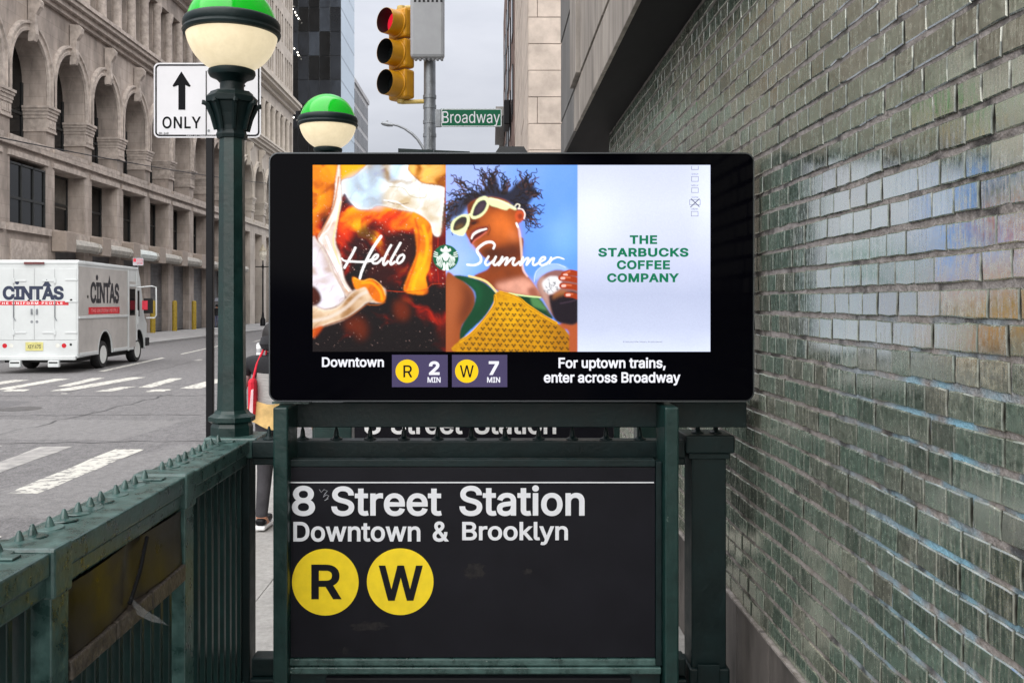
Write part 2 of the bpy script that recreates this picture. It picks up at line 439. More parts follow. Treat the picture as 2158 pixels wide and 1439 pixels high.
for x0, y0, x1, y1 in ((-11, 12.4, -3.5, 13.0), (-14, 15.6, -5, 16.0), (-7.5, 9.0, -6.8, 19.5), (-13, 19.2, -4, 19.4), (-9.2, 20, -10.5, 40), (-5.6, 24, -7.2, 60), (-16, 21.5, -4, 22.2)):
    pts = []; rr = random.Random(int(x0 * 7 + y0))
    for i in range(30):
        t = i / 29; pts.append((x0 + (x1 - x0) * t + rr.uniform(-.08, .08), y0 + (y1 - y0) * t + rr.uniform(-.08, .08)))
    mbx = MB()
    for (ax, ay), (bx, by) in zip(pts, pts[1:]):
        d_ = Vector((bx - ax, by - ay, 0)).normalized(); nn_ = Vector((-d_.y, d_.x, 0)) * rr.uniform(.008, .022)
        mbx.quad((ax - nn_.x, ay - nn_.y, -0.1172), (bx - nn_.x, by - nn_.y, -0.1172), (bx + nn_.x, by + nn_.y, -0.1172), (ax + nn_.x, ay + nn_.y, -0.1172))
    struct(mbx.build('road_crack', M_TAR))
struct(MB().lathe([(0.36, -0.118), (0.36, -0.1145), (0.3, -0.1135), (0, -0.1135)], (-8.6, 16.9, 0), 28).build('manhole_cover', mat('cast_iron', (0.06, 0.058, 0.058, 1), 0.6, bump=0.5, bscale=40)))

# ------------------------------------------------------------------ arcaded stone building across the street (facade on the plane X = -21.5)
FX, PITCH, U0 = -21.5, 4.25, 43.0
def FP(u, z, n): return (FX + n, u, z)
def arch_pts(cu, hw, zs, rise, n=18):
    return [(cu - hw * math.cos(math.pi * i / n), zs + rise * math.sin(math.pi * i / n)) for i in range(n + 1)]
def bay_wall(mb, c, style):
    h = PITCH / 2; a0, a1 = c - h, c + h
    def rect(u0, u1, z0, z1, n=0.0): mb.quad(FP(u0, z0, n), FP(u1, z0, n), FP(u1, z1, n), FP(u0, z1, n))
    def opening(u0, u1, z0, z1, dep):
        mb.quad(FP(u0, z0, 0), FP(u0, z1, 0), FP(u0, z1, -dep), FP(u0, z0, -dep))
        mb.quad(FP(u1, z0, 0), FP(u1, z1, 0), FP(u1, z1, -dep), FP(u1, z0, -dep))
        mb.quad(FP(u0, z1, 0), FP(u1, z1, 0), FP(u1, z1, -dep), FP(u0, z1, -dep))
        mb.quad(FP(u0, z0, 0), FP(u1, z0, 0), FP(u1, z0, -dep), FP(u0, z0, -dep))
    hw = 1.68
    if style == 'dock':
        g0, g1 = 0.0, 4.5; s0, s1 = 5.45, 8.4; dw = 1.6
        rect(a0, c - dw, 0, g1); rect(c + dw, a1, 0, g1); opening(c - dw, c + dw, g0, g1, 0.5)
        rect(a0, a1, g1, s0); rect(a0, c - hw, s0, s1); rect(c + hw, a1, s0, s1); opening(c - hw, c + hw, s0, s1, 1.0)
        rect(a0, a1, s1, 9.4)
    else:
        rect(a0, c - 1.3, 0, 8.2); rect(c + 1.3, a1, 0, 8.2); opening(c - 1.3, c + 1.3, 0, 8.2, 0.9); rect(a0, a1, 8.2, 9.4)
    # arched storey
    zb, zs, rise, top, dep = 9.4, 12.45, 1.95, 16.2, 1.2
    rect(a0, c - hw, zb, zs); rect(c + hw, a1, zb, zs)
    ap = arch_pts(c, hw, zs, rise)
    rect(a0, c - hw, zs, top); rect(c + hw, a1, zs, top)
    for (u0, w0), (u1, w1) in zip(ap, ap[1:]):
        mb.quad(FP(u0, w0, 0), FP(u1, w1, 0), FP(u1, top, 0), FP(u0, top, 0))
        mb.quad(FP(u0, w0, 0), FP(u1, w1, 0), FP(u1, w1, -dep), FP(u0, w0, -dep))
    for u in (c - hw, c + hw): mb.quad(FP(u, zb, 0), FP(u, zs, 0), FP(u, zs, -dep), FP(u, zb, -dep))
    mb.quad(FP(c - hw, zb, 0), FP(c + hw, zb, 0), FP(c + hw, zb, -dep), FP(c - hw, zb, -dep))
    # colonnade storey
    rect(a0, a1, top, 17.3)
    for q in (-1, 1):
        cc = c + q * h / 2; w = 0.72
        rect(cc - h / 2, cc - w, 17.3, 21.2, -0.35); rect(cc + w, cc + h / 2, 17.3, 21.2, -0.35)
        mb.quad(FP(cc - w, 17.3, -0.35), FP(cc - w, 21.2, -0.35), FP(cc - w, 21.2, -1.1), FP(cc - w, 17.3, -1.1))
        mb.quad(FP(cc + w, 17.3, -0.35), FP(cc + w, 21.2, -0.35), FP(cc + w, 21.2, -1.1), FP(cc + w, 17.3, -1.1))
    mb.quad(FP(a0, 17.3, 0), FP(a1, 17.3, 0), FP(a1, 17.3, -1.2), FP(a0, 17.3, -1.2))
    mb.quad(FP(a0, 21.2, 0), FP(a1, 21.2, 0), FP(a1, 21.2, -1.2), FP(a0, 21.2, -1.2))
    rect(a0, a1, 21.2, 22.6)

M_SHUTTER = mat('grey_roll_shutter', rgb(104, 103, 104), 0.6, var=0.2, scale=2)
M_FRAME = mat('dark_window_frame', rgb(40, 42, 42), 0.5)
M_BOX = mat('beige_housing_paint', rgb(150, 138, 128), 0.6, var=0.08)
M_TUBE = mat('awning_roll_metal', rgb(170, 166, 158), 0.5, var=0.18, scale=4)
M_TUBEB = mat('pale_awning_roll_metal', rgb(205, 212, 210), 0.45, var=0.08, scale=4)

BL = random.Random(4)
M_BLIND = mat('window_blind', rgb(92, 88, 82), 0.8, var=0.15, scale=3)
def archivolt(c, m, par):
    prof = [(1.70, 0.02), (1.72, 0.14), (1.86, 0.16), (1.88, 0.10), (2.02, 0.12), (2.05, 0.20), (2.16, 0.20), (2.18, 0.0)]
    mb = MB(); n = 18; rows = []
    for i in range(n + 1):
        t = math.pi * i / n; row = []
        for r, nn in prof:
            row.append(FP(c - r * math.cos(t), 12.45 + (1.95 + r - 1.68) * math.sin(t), nn))
        rows.append(row)
    for a, b in zip(rows, rows[1:]):
        for j in range(len(prof) - 1): mb.quad(a[j], a[j + 1], b[j + 1], b[j])
    for s in (-1, 1):
        for j in range(len(prof) - 1):
            r0, n0 = prof[j]; r1, n1 = prof[j + 1]
            mb.quad(FP(c + s * r0, 11.35, n0), FP(c + s * r1, 11.35, n1), FP(c + s * r1, 12.45, n1), FP(c + s * r0, 12.45, n0))
    o = mb.build('archivolt', m, par)
    # scrolled keystone
    kb = MB(); pr = [(0.05, 13.95), (0.32, 13.98), (0.42, 14.3), (0.36, 14.75), (0.40, 15.2), (0.62, 15.55), (0.66, 15.8), (0.5, 15.98), (0.05, 16.0)]
    kb.prism([FP(c - 0.15, z, n_) for n_, z in pr], (0, 0.3, 0))
    kb.build('keystone', m, par)
def capital(u, m, par):
    mb = MB()
    for z0, z1, n_, w in ((10.1, 10.2, 0.10, 0.50), (10.2, 10.75, 0.06, 0.47), (10.75, 10.9, 0.10, 0.50), (10.9, 11.08, 0.13, 0.53), (11.08, 11.22, 0.18, 0.57), (11.22, 11.34, 0.23, 0.61)):
        mb.box(FX - 1.1, FX + n_, u - w, u + w, z0, z1)
    for q in (-0.3, -0.1, 0.1, 0.3):
        mb.box(FX + 0.05, FX + 0.1, u + q - 0.07, u + q + 0.07, 10.3, 10.65, 0.02)
    mb.build('capital', m, par)
def sash(c, hw, z0, z1, dep, par, ncol=2, arch=False, rise=0):
    fr = MB(); t = 0.09; xx = -dep + 0.02
    fr.box(FX + xx, FX + xx + 0.1, c - hw, c - hw + t, z0, z1); fr.box(FX + xx, FX + xx + 0.1, c + hw - t, c + hw, z0, z1)
    for i in range(1, ncol): u = c - hw + 2 * hw * i / ncol; fr.box(FX + xx, FX + xx + 0.1, u - t / 2, u + t / 2, z0, z1 + (rise * 0.8 if arch else 0))
    fr.box(FX + xx, FX + xx + 0.1, c - hw + t, c + hw - t, z0, z0 + t)
    fr.box(FX + xx, FX + xx + 0.09, c - hw + t, c + hw - t, (z0 + z1) / 2 - 0.06, (z0 + z1) / 2 + 0.06)
    if not arch: fr.box(FX + xx, FX + xx + 0.1, c - hw + t, c + hw - t, z1 - t, z1)
    w = fr.build('window', M_FRAME, par)
    g = MB()
    if arch: g.poly([FP(u, z, -dep + 0.05) for u, z in [(c - hw, z0)] + arch_pts(c, hw, z1, rise) + [(c + hw, z0)]])
    else: g.quad(FP(c - hw, z0, -dep + 0.05), FP(c + hw, z0, -dep + 0.05), FP(c + hw, z1, -dep + 0.05), FP(c - hw, z1, -dep + 0.05))
    g.build('pane', M_GLASSD, w)
    if not arch and BL.random() < 0.4:
        zz = z0 + (z1 - z0) * BL.uniform(.35, .75)
        MB().quad(FP(c - hw + .1, zz, -dep + 0.06), FP(c + hw - .1, zz, -dep + 0.06), FP(c + hw - .1, z1 - .1, -dep + 0.06), FP(c - hw + .1, z1 - .1, -dep + 0.06)).build('blind', M_BLIND, w)

def arcade(name, label, ks, style, m, mt):
    t = thing(name, label, 'building', (FX, U0 + PITCH * ks[0], 0))
    t.location = (0, 0, 0)
    u_lo, u_hi = U0 + PITCH * (ks[0] - 0.5), U0 + PITCH * (ks[-1] + 0.5)
    for kk in ks:
        c = U0 + PITCH * kk
        mb = MB(); bay_wall(mb, c, style); mb.build('bay_wall', m, t)
        archivolt(c, mt, t)
        sash(c, 1.68, 9.4, 12.45, 1.2, t, 2, True, 1.95)
        for q in (-1, 1): sash(c + q * PITCH / 4, 0.72, 17.3, 21.2, 1.1, t, 1)
        capital(c - PITCH / 2, mt, t)
        for q in (-0.5, 0.0):
            MB().lathe([(0.34, 17.3), (0.34, 17.5), (0.29, 17.55), (0.27, 20.6), (0.33, 20.75), (0.36, 21.0), (0.36, 21.2)], (FX - 0.2, c + q * PITCH, 0), 14).build('column', mt, t, True)
        pbox('sill', mt, t, FX - 0.9, FX + 0.12, c - 1.85, c + 1.85, 9.16, 9.38)
        if style == 'dock':
            if kk > 0:
                sash(c, 1.68, 5.45, 8.4, 1.0, t, 2)
                hb = pbox('shutter_housing', M_BOX, t, FX + 0.02, FX + 0.75, c - 2.05, c - 0.95, 4.35, 5.35, 0.03)
                tm = M_TUBEB if kk == 3 else M_TUBE
                L0, L1 = c - 0.93, c + 1.75
                pr = [(0.12, 4.55), (0.5, 4.42), (0.72, 4.55), (0.78, 4.75), (0.7, 4.95), (0.4, 5.05), (0.12, 5.0)]
                MB().prism([FP(L0, z, n_) for n_, z in pr], (0, L1 - L0, 0)).build('awning_roll', tm, t)
                MB().prism([FP(L1 + 0.01, z - 0.02, n_ * 1.06) for n_, z in pr], (0, 0.25, 0)).build('awning_cap', M_TUBE, t)
            else:
                sash(c, 1.68, 5.0, 8.2, 0.14, t, 3)
                pbox('panel_below_window', mt, t, FX + 0.004, FX + 0.08, c - 1.7, c + 1.7, 3.3, 4.7)
            for i in range(16):
                pbox('shutter_slat', M_SHUTTER, t, FX - 0.47, FX - 0.43, c - 1.58, c + 1.58, 0.02 + i * 0.278, 0.02 + i * 0.278 + 0.262)
            pbox('lintel', mt, t, FX + 0.003, FX + 0.14, c - 2.0, c + 2.0, 5.08, 5.4)
            pbox('window_head', mt, t, FX + 0.003, FX + 0.07, c - 1.9, c + 1.9, 8.45, 8.7)
        else:
            pbox('tall_door', M_GLASSD, t, FX - 0.9, FX - 0.84, c - 1.28, c + 1.28, 0.02, 5.9)
            pbox('transom_panel', mt, t, FX - 0.85, FX - 0.6, c - 1.28, c + 1.28, 5.92, 8.18)
            pbox('door_frame', M_FRAME, t, FX - 0.83, FX - 0.76, c - 0.06, c + 0.06, 0.02, 5.85)
    # string courses and cornices with mitred steps
    for nm, z0, z1, n_ in (('string_course', 8.92, 9.14, 0.14), ('lower_cornice', 16.25, 16.5, 0.2), ('lower_cornice', 16.5, 16.8, 0.42), ('lower_cornice', 16.8, 17.02, 0.62),
                           ('lower_cornice', 17.02, 17.22, 0.72), ('upper_cornice', 22.3, 22.7, 0.3), ('upper_cornice', 22.7, 23.0, 0.8), ('upper_cornice', 23.0, 23.3, 1.0)):
        pbox(nm, mt, t, FX - 0.05, FX + n_, u_lo - (0.1 if ks[0] < 0 else 0.0), u_hi, z0, z1)
    return t, u_lo, u_hi

b1, lo1, hi1 = arcade('arcaded_building', 'soot-darkened stone building with tall round arches above loading docks', list(range(-1, 9)), 'dock', M_STONE, M_TRIM)
pbox('core', M_STONE, b1, -60, FX - 1.25, lo1, hi1 - 0.01, 0, 22.9)
pbox('end_wall', M_STONE, b1, FX - 1.25, FX - 0.003, lo1 - 0.02, lo1 + 0.6, 0, 22.2)
b2, lo2, hi2 = arcade('pale_arcaded_building', 'pale cleaned limestone tower with arches and many narrow windows beyond the docks', list(range(9, 14)), 'door', M_PALE, M_PALETRIM)
pbox('core', M_PALE, b2, -60, FX - 1.25, lo2, hi2, 0, 60)
# upper storeys with narrow windows in pairs
mbw = MB()
u = lo2
segs = []
wz = [(24.6 + i * 4.1, 24.6 + i * 4.1 + 2.9) for i in range(8)]
cols = []
for kk in range(9, 14):
    c = U0 + PITCH * kk
    for q in (-1.35, -0.45, 0.45, 1.35): cols.append((c + q - 0.3, c + q + 0.3))
zl = 23.3
for z0, z1 in wz + [(58, 58)]:
    mbw.quad(FP(lo2, zl, 0), FP(hi2, zl, 0), FP(hi2, z0, 0), FP(lo2, z0, 0))
    uu = lo2
    if z1 > z0:
        for c0, c1 in cols + [(hi2, hi2)]:
            mbw.quad(FP(uu, z0, 0), FP(c0, z0, 0), FP(c0, z1, 0), FP(uu, z1, 0))
            if c1 > c0:
                for a in (c0, c1): mbw.quad(FP(a, z0, 0), FP(a, z1, 0), FP(a, z1, -0.45), FP(a, z0, -0.45))
                for zz in (z0, z1): mbw.quad(FP(c0, zz, 0), FP(c1, zz, 0), FP(c1, zz, -0.45), FP(c0, zz, -0.45))
            uu = c1
    zl = z1
mbw.build('upper_wall', M_PALE, b2)
for z0, z1 in wz:
    for c0, c1 in cols:
        MB().quad(FP(c0, z0, -0.44), FP(c1, z0, -0.44), FP(c1, z1, -0.44), FP(c0, z1, -0.44)).build('window', M_GLASSD, b2)
mbw = MB()
for x in (-59.9,): pass
pbox('end_wall', M_PALE, b2, FX - 1.26, FX - 0.003, lo2 + 0.003, lo2 + 0.5, 23.2, 58)
pbox('end_wall', M_PALE, b2, FX - 1.26, FX - 0.003, hi2 - 0.5, hi2 - 0.003, 0, 58)

# things along the far pavement
M_BOLL = mat('yellow_bollard_paint', rgb(150, 126, 30), 0.6, var=0.2, scale=10)
for px, lab in ((322, 'yellow steel bollard beside the van mirror'), (368, 'yellow steel bollard between two shutter doors'), (409, 'yellow steel bollard beside the black sign pole')):
    X = -20.9; d = dat(px, X)
    o = MB().lathe([(0.16, 0), (0.16, 1.9), (0.13, 1.97), (0.06, 2.0), (0, 2.01)], (X, d, 0), 16).build('bollard', M_BOLL, None, True)
    tag(o, lab, 'bollard', 'bollards at the loading docks')
cable = MB()
pa, pb = Vector((FX + 0.3, 37.0, 8.75)), Vector((FX + 0.3, 97.0, 14.2)); pts = []
for i in range(25):
    t = i / 24; p = pa.lerp(pb, t); p.z -= 0.9 * 4 * t * (1 - t) * 0.35; pts.append(p)
cable.tube(pts, 0.028, 6)
tag(cable.build('overhead_cable', M_BLACKM), 'thin dark cable sagging along the arcaded stone facade', 'cable')
# street lantern by the pale building
lp = thing('street_lantern', 'old-fashioned street lantern on a dark post before the pale arcade', 'street lamp')
X, d = -18.5, 75.0
MB().lathe([(0.22, 0), (0.22, 0.5), (0.12, 0.7), (0.07, 1.2), (0.06, 4.6), (0.1, 4.8), (0.05, 5.0), (0.05, 5.3)], (X, d, 0), 12).build('post', M_BLACKM, lp, True)
MB().box(X - 0.6, X + 0.6, d - 0.04, d + 0.04, 4.75, 4.83).build('crossarm', M_BLACKM, lp)
MB().lathe([(0.14, 5.3), (0.3, 5.75), (0.3, 6.05)], (X, d, 0), 8).build('glass', mat('lantern_glass', rgb(225, 220, 205), 0.3), lp)
MB().lathe([(0.34, 6.05), (0.12, 6.4), (0.05, 6.6), (0, 6.7)], (X, d, 0), 8).build('roof', mat('lantern_roof', rgb(150, 140, 120), 0.5), lp)
ns = thing('parking_sign', 'small white parking sign with red print above the van cab', 'sign')
d = 42.0
pbox('plate', mat('sign_white', rgb(176, 172, 178), 0.5), ns, gx(280, d), gx(302, d), d, d + 0.02, gz(559.5, d), gz(544, d))
pbox('symbol', mat('sign_red', rgb(200, 40, 60), 0.5), ns, gx(281, d), gx(287, d), d - 0.006, d - 0.002, gz(552, d), gz(545, d))
ptext('print', 'NO STOPPING', mat('sign_red', rgb(200, 40, 60)), ns, 288.5, 301, 546, 550.5, d - 0.004, 0.0)
ptext('print', 'ANYTIME', mat('sign_red', rgb(200, 40, 60)), ns, 288.5, 301, 552, 557, d - 0.004, 0.0)
MB().tube([(gx(290, d), d + 0.05, -0.12), (gx(290, d), d + 0.05, gz(541, d))], 0.03, 8).build('pole', M_STEEL, ns)

# ------------------------------------------------------------------ far towers
gt = thing('glass_tower', 'dark glass tower rising beyond the pale limestone building', 'building')
D = 130.0
X0, X1 = gx(606, D), gx(718, D)
M_TG = mat('tower_glass', rgb(46, 50, 56), 0.08, col2=rgb(20, 22, 25), scale=0.16, var=0.3, stretch=(1, 1, 0.7))
M_TGS = [M_TG, mat('tower_glass_pale_reflection', rgb(62, 68, 76), 0.1, col2=rgb(30, 33, 38), scale=0.35, stretch=(1, 1, 0.4)), mat('tower_glass_black', rgb(26, 28, 30), 0.08, col2=rgb(12, 13, 14), scale=0.3)]  # differing pane tones paint reflected buildings into the glass colour
M_TS = mat('tower_side_glass', rgb(150, 168, 184), 0.12, var=0.06, scale=0.1)  # sky reflection put into the side panes as a pale blue base
M_MUL = mat('tower_mullion', rgb(58, 62, 66), 0.4)
pbox('core', M_MUL, gt, X0, X1, D + 0.1, D + 13, 0, 75)
nc, nr, ph = 5, 20, 3.4
pw = (X1 - X0) / nc
for i in range(nc):
    for j in range(nr):
        MB().quad((X0 + i * pw + 0.04, D + random.uniform(-.03, .03), 6 + j * ph + 0.04), (X0 + (i + 1) * pw - 0.04, D + random.uniform(-.03, .03), 6 + j * ph + 0.04),
                  (X0 + (i + 1) * pw - 0.04, D + random.uniform(-.03, .03), 6 + (j + 1) * ph - 0.04), (X0 + i * pw + 0.04, D + random.uniform(-.03, .03), 6 + (j + 1) * ph - 0.04)).build('pane', M_TGS[0 if random.random() < .5 else (1 if random.random() < .35 + 0.08 * i else 2)], gt)
for j in range(nr):
    MB().quad((X1 + 0.02, D + 0.15, 6 + j * ph + 0.05), (X1 + 0.02, D + 12.9, 6 + j * ph + 0.05), (X1 + 0.02, D + 12.9, 6 + (j + 1) * ph - 0.05), (X1 + 0.02, D + 0.15, 6 + (j + 1) * ph - 0.05)).build('side_pane', M_TS, gt)
M_BULB = mat('festoon_bulb', (1, .95, .85, 1), 0.5, emit=(1, 0.93, 0.8, 1), estr=1.4)
for px, py in ((614, 5), (616, 14), (617, 20), (622, 27), (625, 33), (629, 40), (620, 103), (627, 111), (629, 117), (619, 248), (611, 91)):
    MB().lathe([(0, -0.13), (0.13, 0), (0, 0.13)], P(px, py, D - 1.0), 6).build('string_light', M_BULB, gt)

ob = thing('grey_office_block', 'distant grey office block with rows of slim windows beside the glass tower', 'building')
OBX = gx(746, 170.0)
M_OB = mat('grey_office_wall', (0.3, 0.3, 0.31, 1), 0.7, var=0.1, scale=0.5)
pbox('wall', M_OB, ob, OBX - 20, OBX, 170, 189.5, 0, 43)
pbox('parapet', M_OB, ob, OBX - 20, OBX + 0.25, 169.8, 189.7, 42.4, 43.2)
for j in range(10):
    for i in range(11):
        y = 170.5 + i * 1.72; z = 41.4 - j * 3.3
        pbox('window', M_GLASSD, ob, OBX + 0.01, OBX + 0.06, y, y + 0.9, z - 2.5, z)

# ------------------------------------------------------------------ right-hand buildings across the avenue
cb = thing('beige_stone_building', 'beige stone-block building on the corner behind the street name sign', 'building')
M_BEIGE = mat('beige_stone_block', (0.5, 0.425, 0.365, 1), 0.8, var=0.14, scale=2.2, bump=0.2, bscale=9, dirt=0.12)
M_BJ = mat('stone_joint', (0.22, 0.18, 0.16, 1), 0.9)
D = 27.0
BX = gx(1113, D)
pbox('core', M_BJ, cb, BX + 0.03, 14, D + 0.03, 42, 0, 22)
rh = 56.0 * D / F
z = gz(317, D) - 10 * rh
r = 0
while z < 16:
    offs = [0, 0.62 if r % 3 == 2 else 0.0]
    edges = [BX] + ([BX + 0.27] if r % 4 == 3 else []) + [BX + 2.3, BX + 5.0, BX + 8]
    for e0, e1 in zip(edges, edges[1:]):
        if e0 < BX + 3: pbox('stone_block', M_BEIGE, cb, e0 + 0.008, e1 - 0.008, D - random.uniform(0, 0.012), D + 0.1, z + 0.008, z + rh - 0.008, 0.012)
    for q in range(5):
        y0 = D + 0.1 + q * 3.0
        if z > 5: pbox('stone_block', M_BEIGE, cb, BX - random.uniform(0, 0.012), BX + 0.1, y0 + 0.012, y0 + 2.985, z + 0.008, z + rh - 0.008)
    z += rh; r += 1
bb = thing('brown_brick_building', 'narrow sliver of reddish brown brick building with ledges along the avenue', 'building')
M_BRN = mat('brown_brick_far', (0.16, 0.095, 0.075, 1), 0.8, var=0.25, scale=1.5, dirt=0.3)
pbox('wall', M_BRN, bb, BX - 0.02, 14, 42.05, 80, 0, 26)
for z in (4.0, 8.4, 12.0, 15.5):
    pbox('cornice', mat('grey_cornice', (0.3, 0.29, 0.28, 1), 0.7), bb, BX - 0.75, BX - 0.03, 66, 80, z, z + 0.35)
    pbox('cornice', mat('grey_cornice', (0.3, 0.29, 0.28, 1), 0.7), bb, BX - 0.4, BX - 0.03, 66, 80, z - 0.3, z - 0.01)
for i in range(6):
    for j in range(5):
        pbox('window', M_GLASSD, bb, BX - 0.08, BX - 0.025, 44 + i * 5.5, 46 + i * 5.5, 3 + j * 3.9, 5.4 + j * 3.9)
D = 48.0
pbox('fire_escape', M_BLACKM, bb, gx(1062, D), BX - 0.1, D, D + 2.2, gz(262, D), gz(210, D), 0.05)

# ------------------------------------------------------------------ green glazed-brick building on the right (wall on the plane X = W)
W, SOFF, FASX, BEND = 1.06, 3.33, 0.73, 8.33
BBOT, COURSE, HEAD = 0.523, 0.0775, 0.1127
gb = thing('green_brick_building', 'green glazed-brick wall with wide mortar joints under a dark soffit', 'building')

def glaze_material():
    m = bpy.data.materials.new('green_glazed_brick'); m.use_nodes = True
    n = m.node_tree; L = n.links; b = n.nodes['Principled BSDF']
    N = lambda t: n.nodes.new(t)
    at = N('ShaderNodeAttribute'); at.attribute_name = 'tone'
    sp = N('ShaderNodeSeparateColor'); L.new(at.outputs['Color'], sp.inputs[0])
    g = N('ShaderNodeNewGeometry')
    mp = N('ShaderNodeMapping'); mp.inputs['Scale'].default_value = (110, 110, 9); L.new(g.outputs['Position'], mp.inputs['Vector'])
    st = N('ShaderNodeTexNoise'); st.inputs['Scale'].default_value = 1.0; st.inputs['Detail'].default_value = 5; st.inputs['Roughness'].default_value = 0.65
    L.new(mp.outputs[0], st.inputs['Vector'])
    fn = N('ShaderNodeTexNoise'); fn.inputs['Scale'].default_value = 60; fn.inputs['Detail'].default_value = 6; fn.inputs['Roughness'].default_value = 0.7
    L.new(g.outputs['Position'], fn.inputs['Vector'])
    big = N('ShaderNodeTexNoise'); big.inputs['Scale'].default_value = 1.6; big.inputs['Detail'].default_value = 5
    L.new(g.outputs['Position'], big.inputs['Vector'])
    base = N('ShaderNodeValToRGB'); e = base.color_ramp.elements
    e[0].position = 0.0; e[0].color = (0.070, 0.095, 0.074, 1)
    e[1].position = 1.0; e[1].color = (0.25, 0.265, 0.205, 1)
    for p, c in ((0.25, (0.104, 0.158, 0.122, 1)), (0.5, (0.132, 0.198, 0.154, 1)), (0.68, (0.165, 0.172, 0.135, 1)), (0.82, (0.18, 0.238, 0.188, 1))):
        q = e.new(p); q.color = c
    L.new(sp.outputs[0], base.inputs[0])
    # mottling and pale lime streaks
    mo = N('ShaderNodeMapRange'); mo.inputs['From Min'].default_value = 0.3; mo.inputs['From Max'].default_value = 0.7; mo.inputs['To Min'].default_value = 0.42; mo.inputs['To Max'].default_value = 1.5
    L.new(fn.outputs['Fac'], mo.inputs[0])
    mu = N('ShaderNodeMix'); mu.data_type = 'RGBA'; mu.blend_type = 'MULTIPLY'; mu.inputs[0].default_value = 1
    cc = N('ShaderNodeCombineColor')
    for i in range(3): L.new(mo.outputs[0], cc.inputs[i])
    L.new(base.outputs[0], mu.inputs[6]); L.new(cc.outputs[0], mu.inputs[7])
    sm = N('ShaderNodeMapRange'); sm.inputs['From Min'].default_value = 0.47; sm.inputs['From Max'].default_value = 0.74; sm.clamp = True
    L.new(st.outputs['Fac'], sm.inputs[0])
    bm_ = N('ShaderNodeMapRange'); bm_.inputs['From Min'].default_value = 0.35; bm_.inputs['From Max'].default_value = 0.7; bm_.inputs['To Min'].default_value = 0.12; bm_.inputs['To Max'].default_value = 0.85; bm_.clamp = True
    L.new(big.outputs['Fac'], bm_.inputs[0])
    ml = N('ShaderNodeMath'); ml.operation = 'MULTIPLY'; L.new(sm.outputs[0], ml.inputs[0]); L.new(bm_.outputs[0], ml.inputs[1])
    m2 = N('ShaderNodeMix'); m2.data_type = 'RGBA'; m2.inputs[7].default_value = (0.5, 0.5, 0.43, 1)
    L.new(ml.outputs[0], m2.inputs[0]); L.new(mu.outputs[2], m2.inputs[6])
    # dusty grime in large soft areas
    # pale worn arrises where the glaze has chipped
    en = N('ShaderNodeMath'); en.operation = 'MULTIPLY'; en.inputs[1].default_value = 1.0; L.new(sp.outputs[1], en.inputs[0])
    ec = N('ShaderNodeMapRange'); ec.inputs['From Min'].default_value = 0.42; ec.inputs['From Max'].default_value = 0.6; ec.inputs['To Max'].default_value = 0.8; ec.clamp = True
    L.new(fn.outputs['Fac'], ec.inputs[0])
    em = N('ShaderNodeMath'); em.operation = 'MULTIPLY'; L.new(en.outputs[0], em.inputs[0]); L.new(ec.outputs[0], em.inputs[1])
    m3 = N('ShaderNodeMix'); m3.data_type = 'RGBA'; m3.inputs[7].default_value = (0.38, 0.37, 0.28, 1); L.new(em.outputs[0], m3.inputs[0]); L.new(m2.outputs[2], m3.inputs[6])
    # sooty brown film in broad soft patches
    so = N('ShaderNodeTexNoise'); so.inputs['Scale'].default_value = 0.9; so.inputs['Detail'].default_value = 7; so.inputs['Roughness'].default_value = 0.62; L.new(g.outputs['Position'], so.inputs['Vector'])
    sr_ = N('ShaderNodeMapRange'); sr_.inputs['From Min'].default_value = 0.42; sr_.inputs['From Max'].default_value = 0.66; sr_.inputs['To Max'].default_value = 0.35; sr_.clamp = True; L.new(so.outputs['Fac'], sr_.inputs[0])
    m4 = N('ShaderNodeMix'); m4.data_type = 'RGBA'; m4.inputs[7].default_value = (0.085, 0.088, 0.07, 1); L.new(sr_.outputs[0], m4.inputs[0]); L.new(m3.outputs[2], m4.inputs[6])
    # near-black brown mixed over the brick sides, down in the joints
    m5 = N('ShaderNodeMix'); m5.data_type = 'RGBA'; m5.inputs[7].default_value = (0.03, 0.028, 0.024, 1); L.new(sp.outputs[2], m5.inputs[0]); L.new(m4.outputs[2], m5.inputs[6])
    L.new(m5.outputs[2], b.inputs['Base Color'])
    b.inputs['Specular Tint'].default_value = (0.97, 0.96, 0.85, 1)
    ro = N('ShaderNodeMapRange'); ro.inputs['From Min'].default_value = 0.42; ro.inputs['From Max'].default_value = 0.62; ro.inputs['To Min'].default_value = 0.09; ro.inputs['To Max'].default_value = 0.33
    mixn = N('ShaderNodeMath'); mixn.operation = 'MULTIPLY_ADD'; mixn.inputs[1].default_value = 0.55; L.new(st.outputs['Fac'], mixn.inputs[0])
    hf = N('ShaderNodeMath'); hf.operation = 'MULTIPLY'; hf.inputs[1].default_value = 0.45; L.new(fn.outputs['Fac'], hf.inputs[0]); L.new(hf.outputs[0], mixn.inputs[2])
    L.new(mixn.outputs[0], ro.inputs[0]); L.new(ro.outputs[0], b.inputs['Roughness'])
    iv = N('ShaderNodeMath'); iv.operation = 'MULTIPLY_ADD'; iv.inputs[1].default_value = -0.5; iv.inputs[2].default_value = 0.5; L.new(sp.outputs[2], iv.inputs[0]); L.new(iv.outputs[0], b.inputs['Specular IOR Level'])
    b.inputs['IOR'].default_value = GLAZE_IOR
    b1 = N('ShaderNodeBump'); b1.inputs['Strength'].default_value = 0.3; b1.inputs['Distance'].default_value = 0.0008; L.new(st.outputs['Fac'], b1.inputs['Height'])
    b2 = N('ShaderNodeBump'); b2.inputs['Strength'].default_value = 0.2; b2.inputs['Distance'].default_value = 0.0005; L.new(fn.outputs['Fac'], b2.inputs['Height']); L.new(b1.outputs[0], b2.inputs['Normal'])
    L.new(b2.outputs[0], b.inputs['Normal'])
    return m
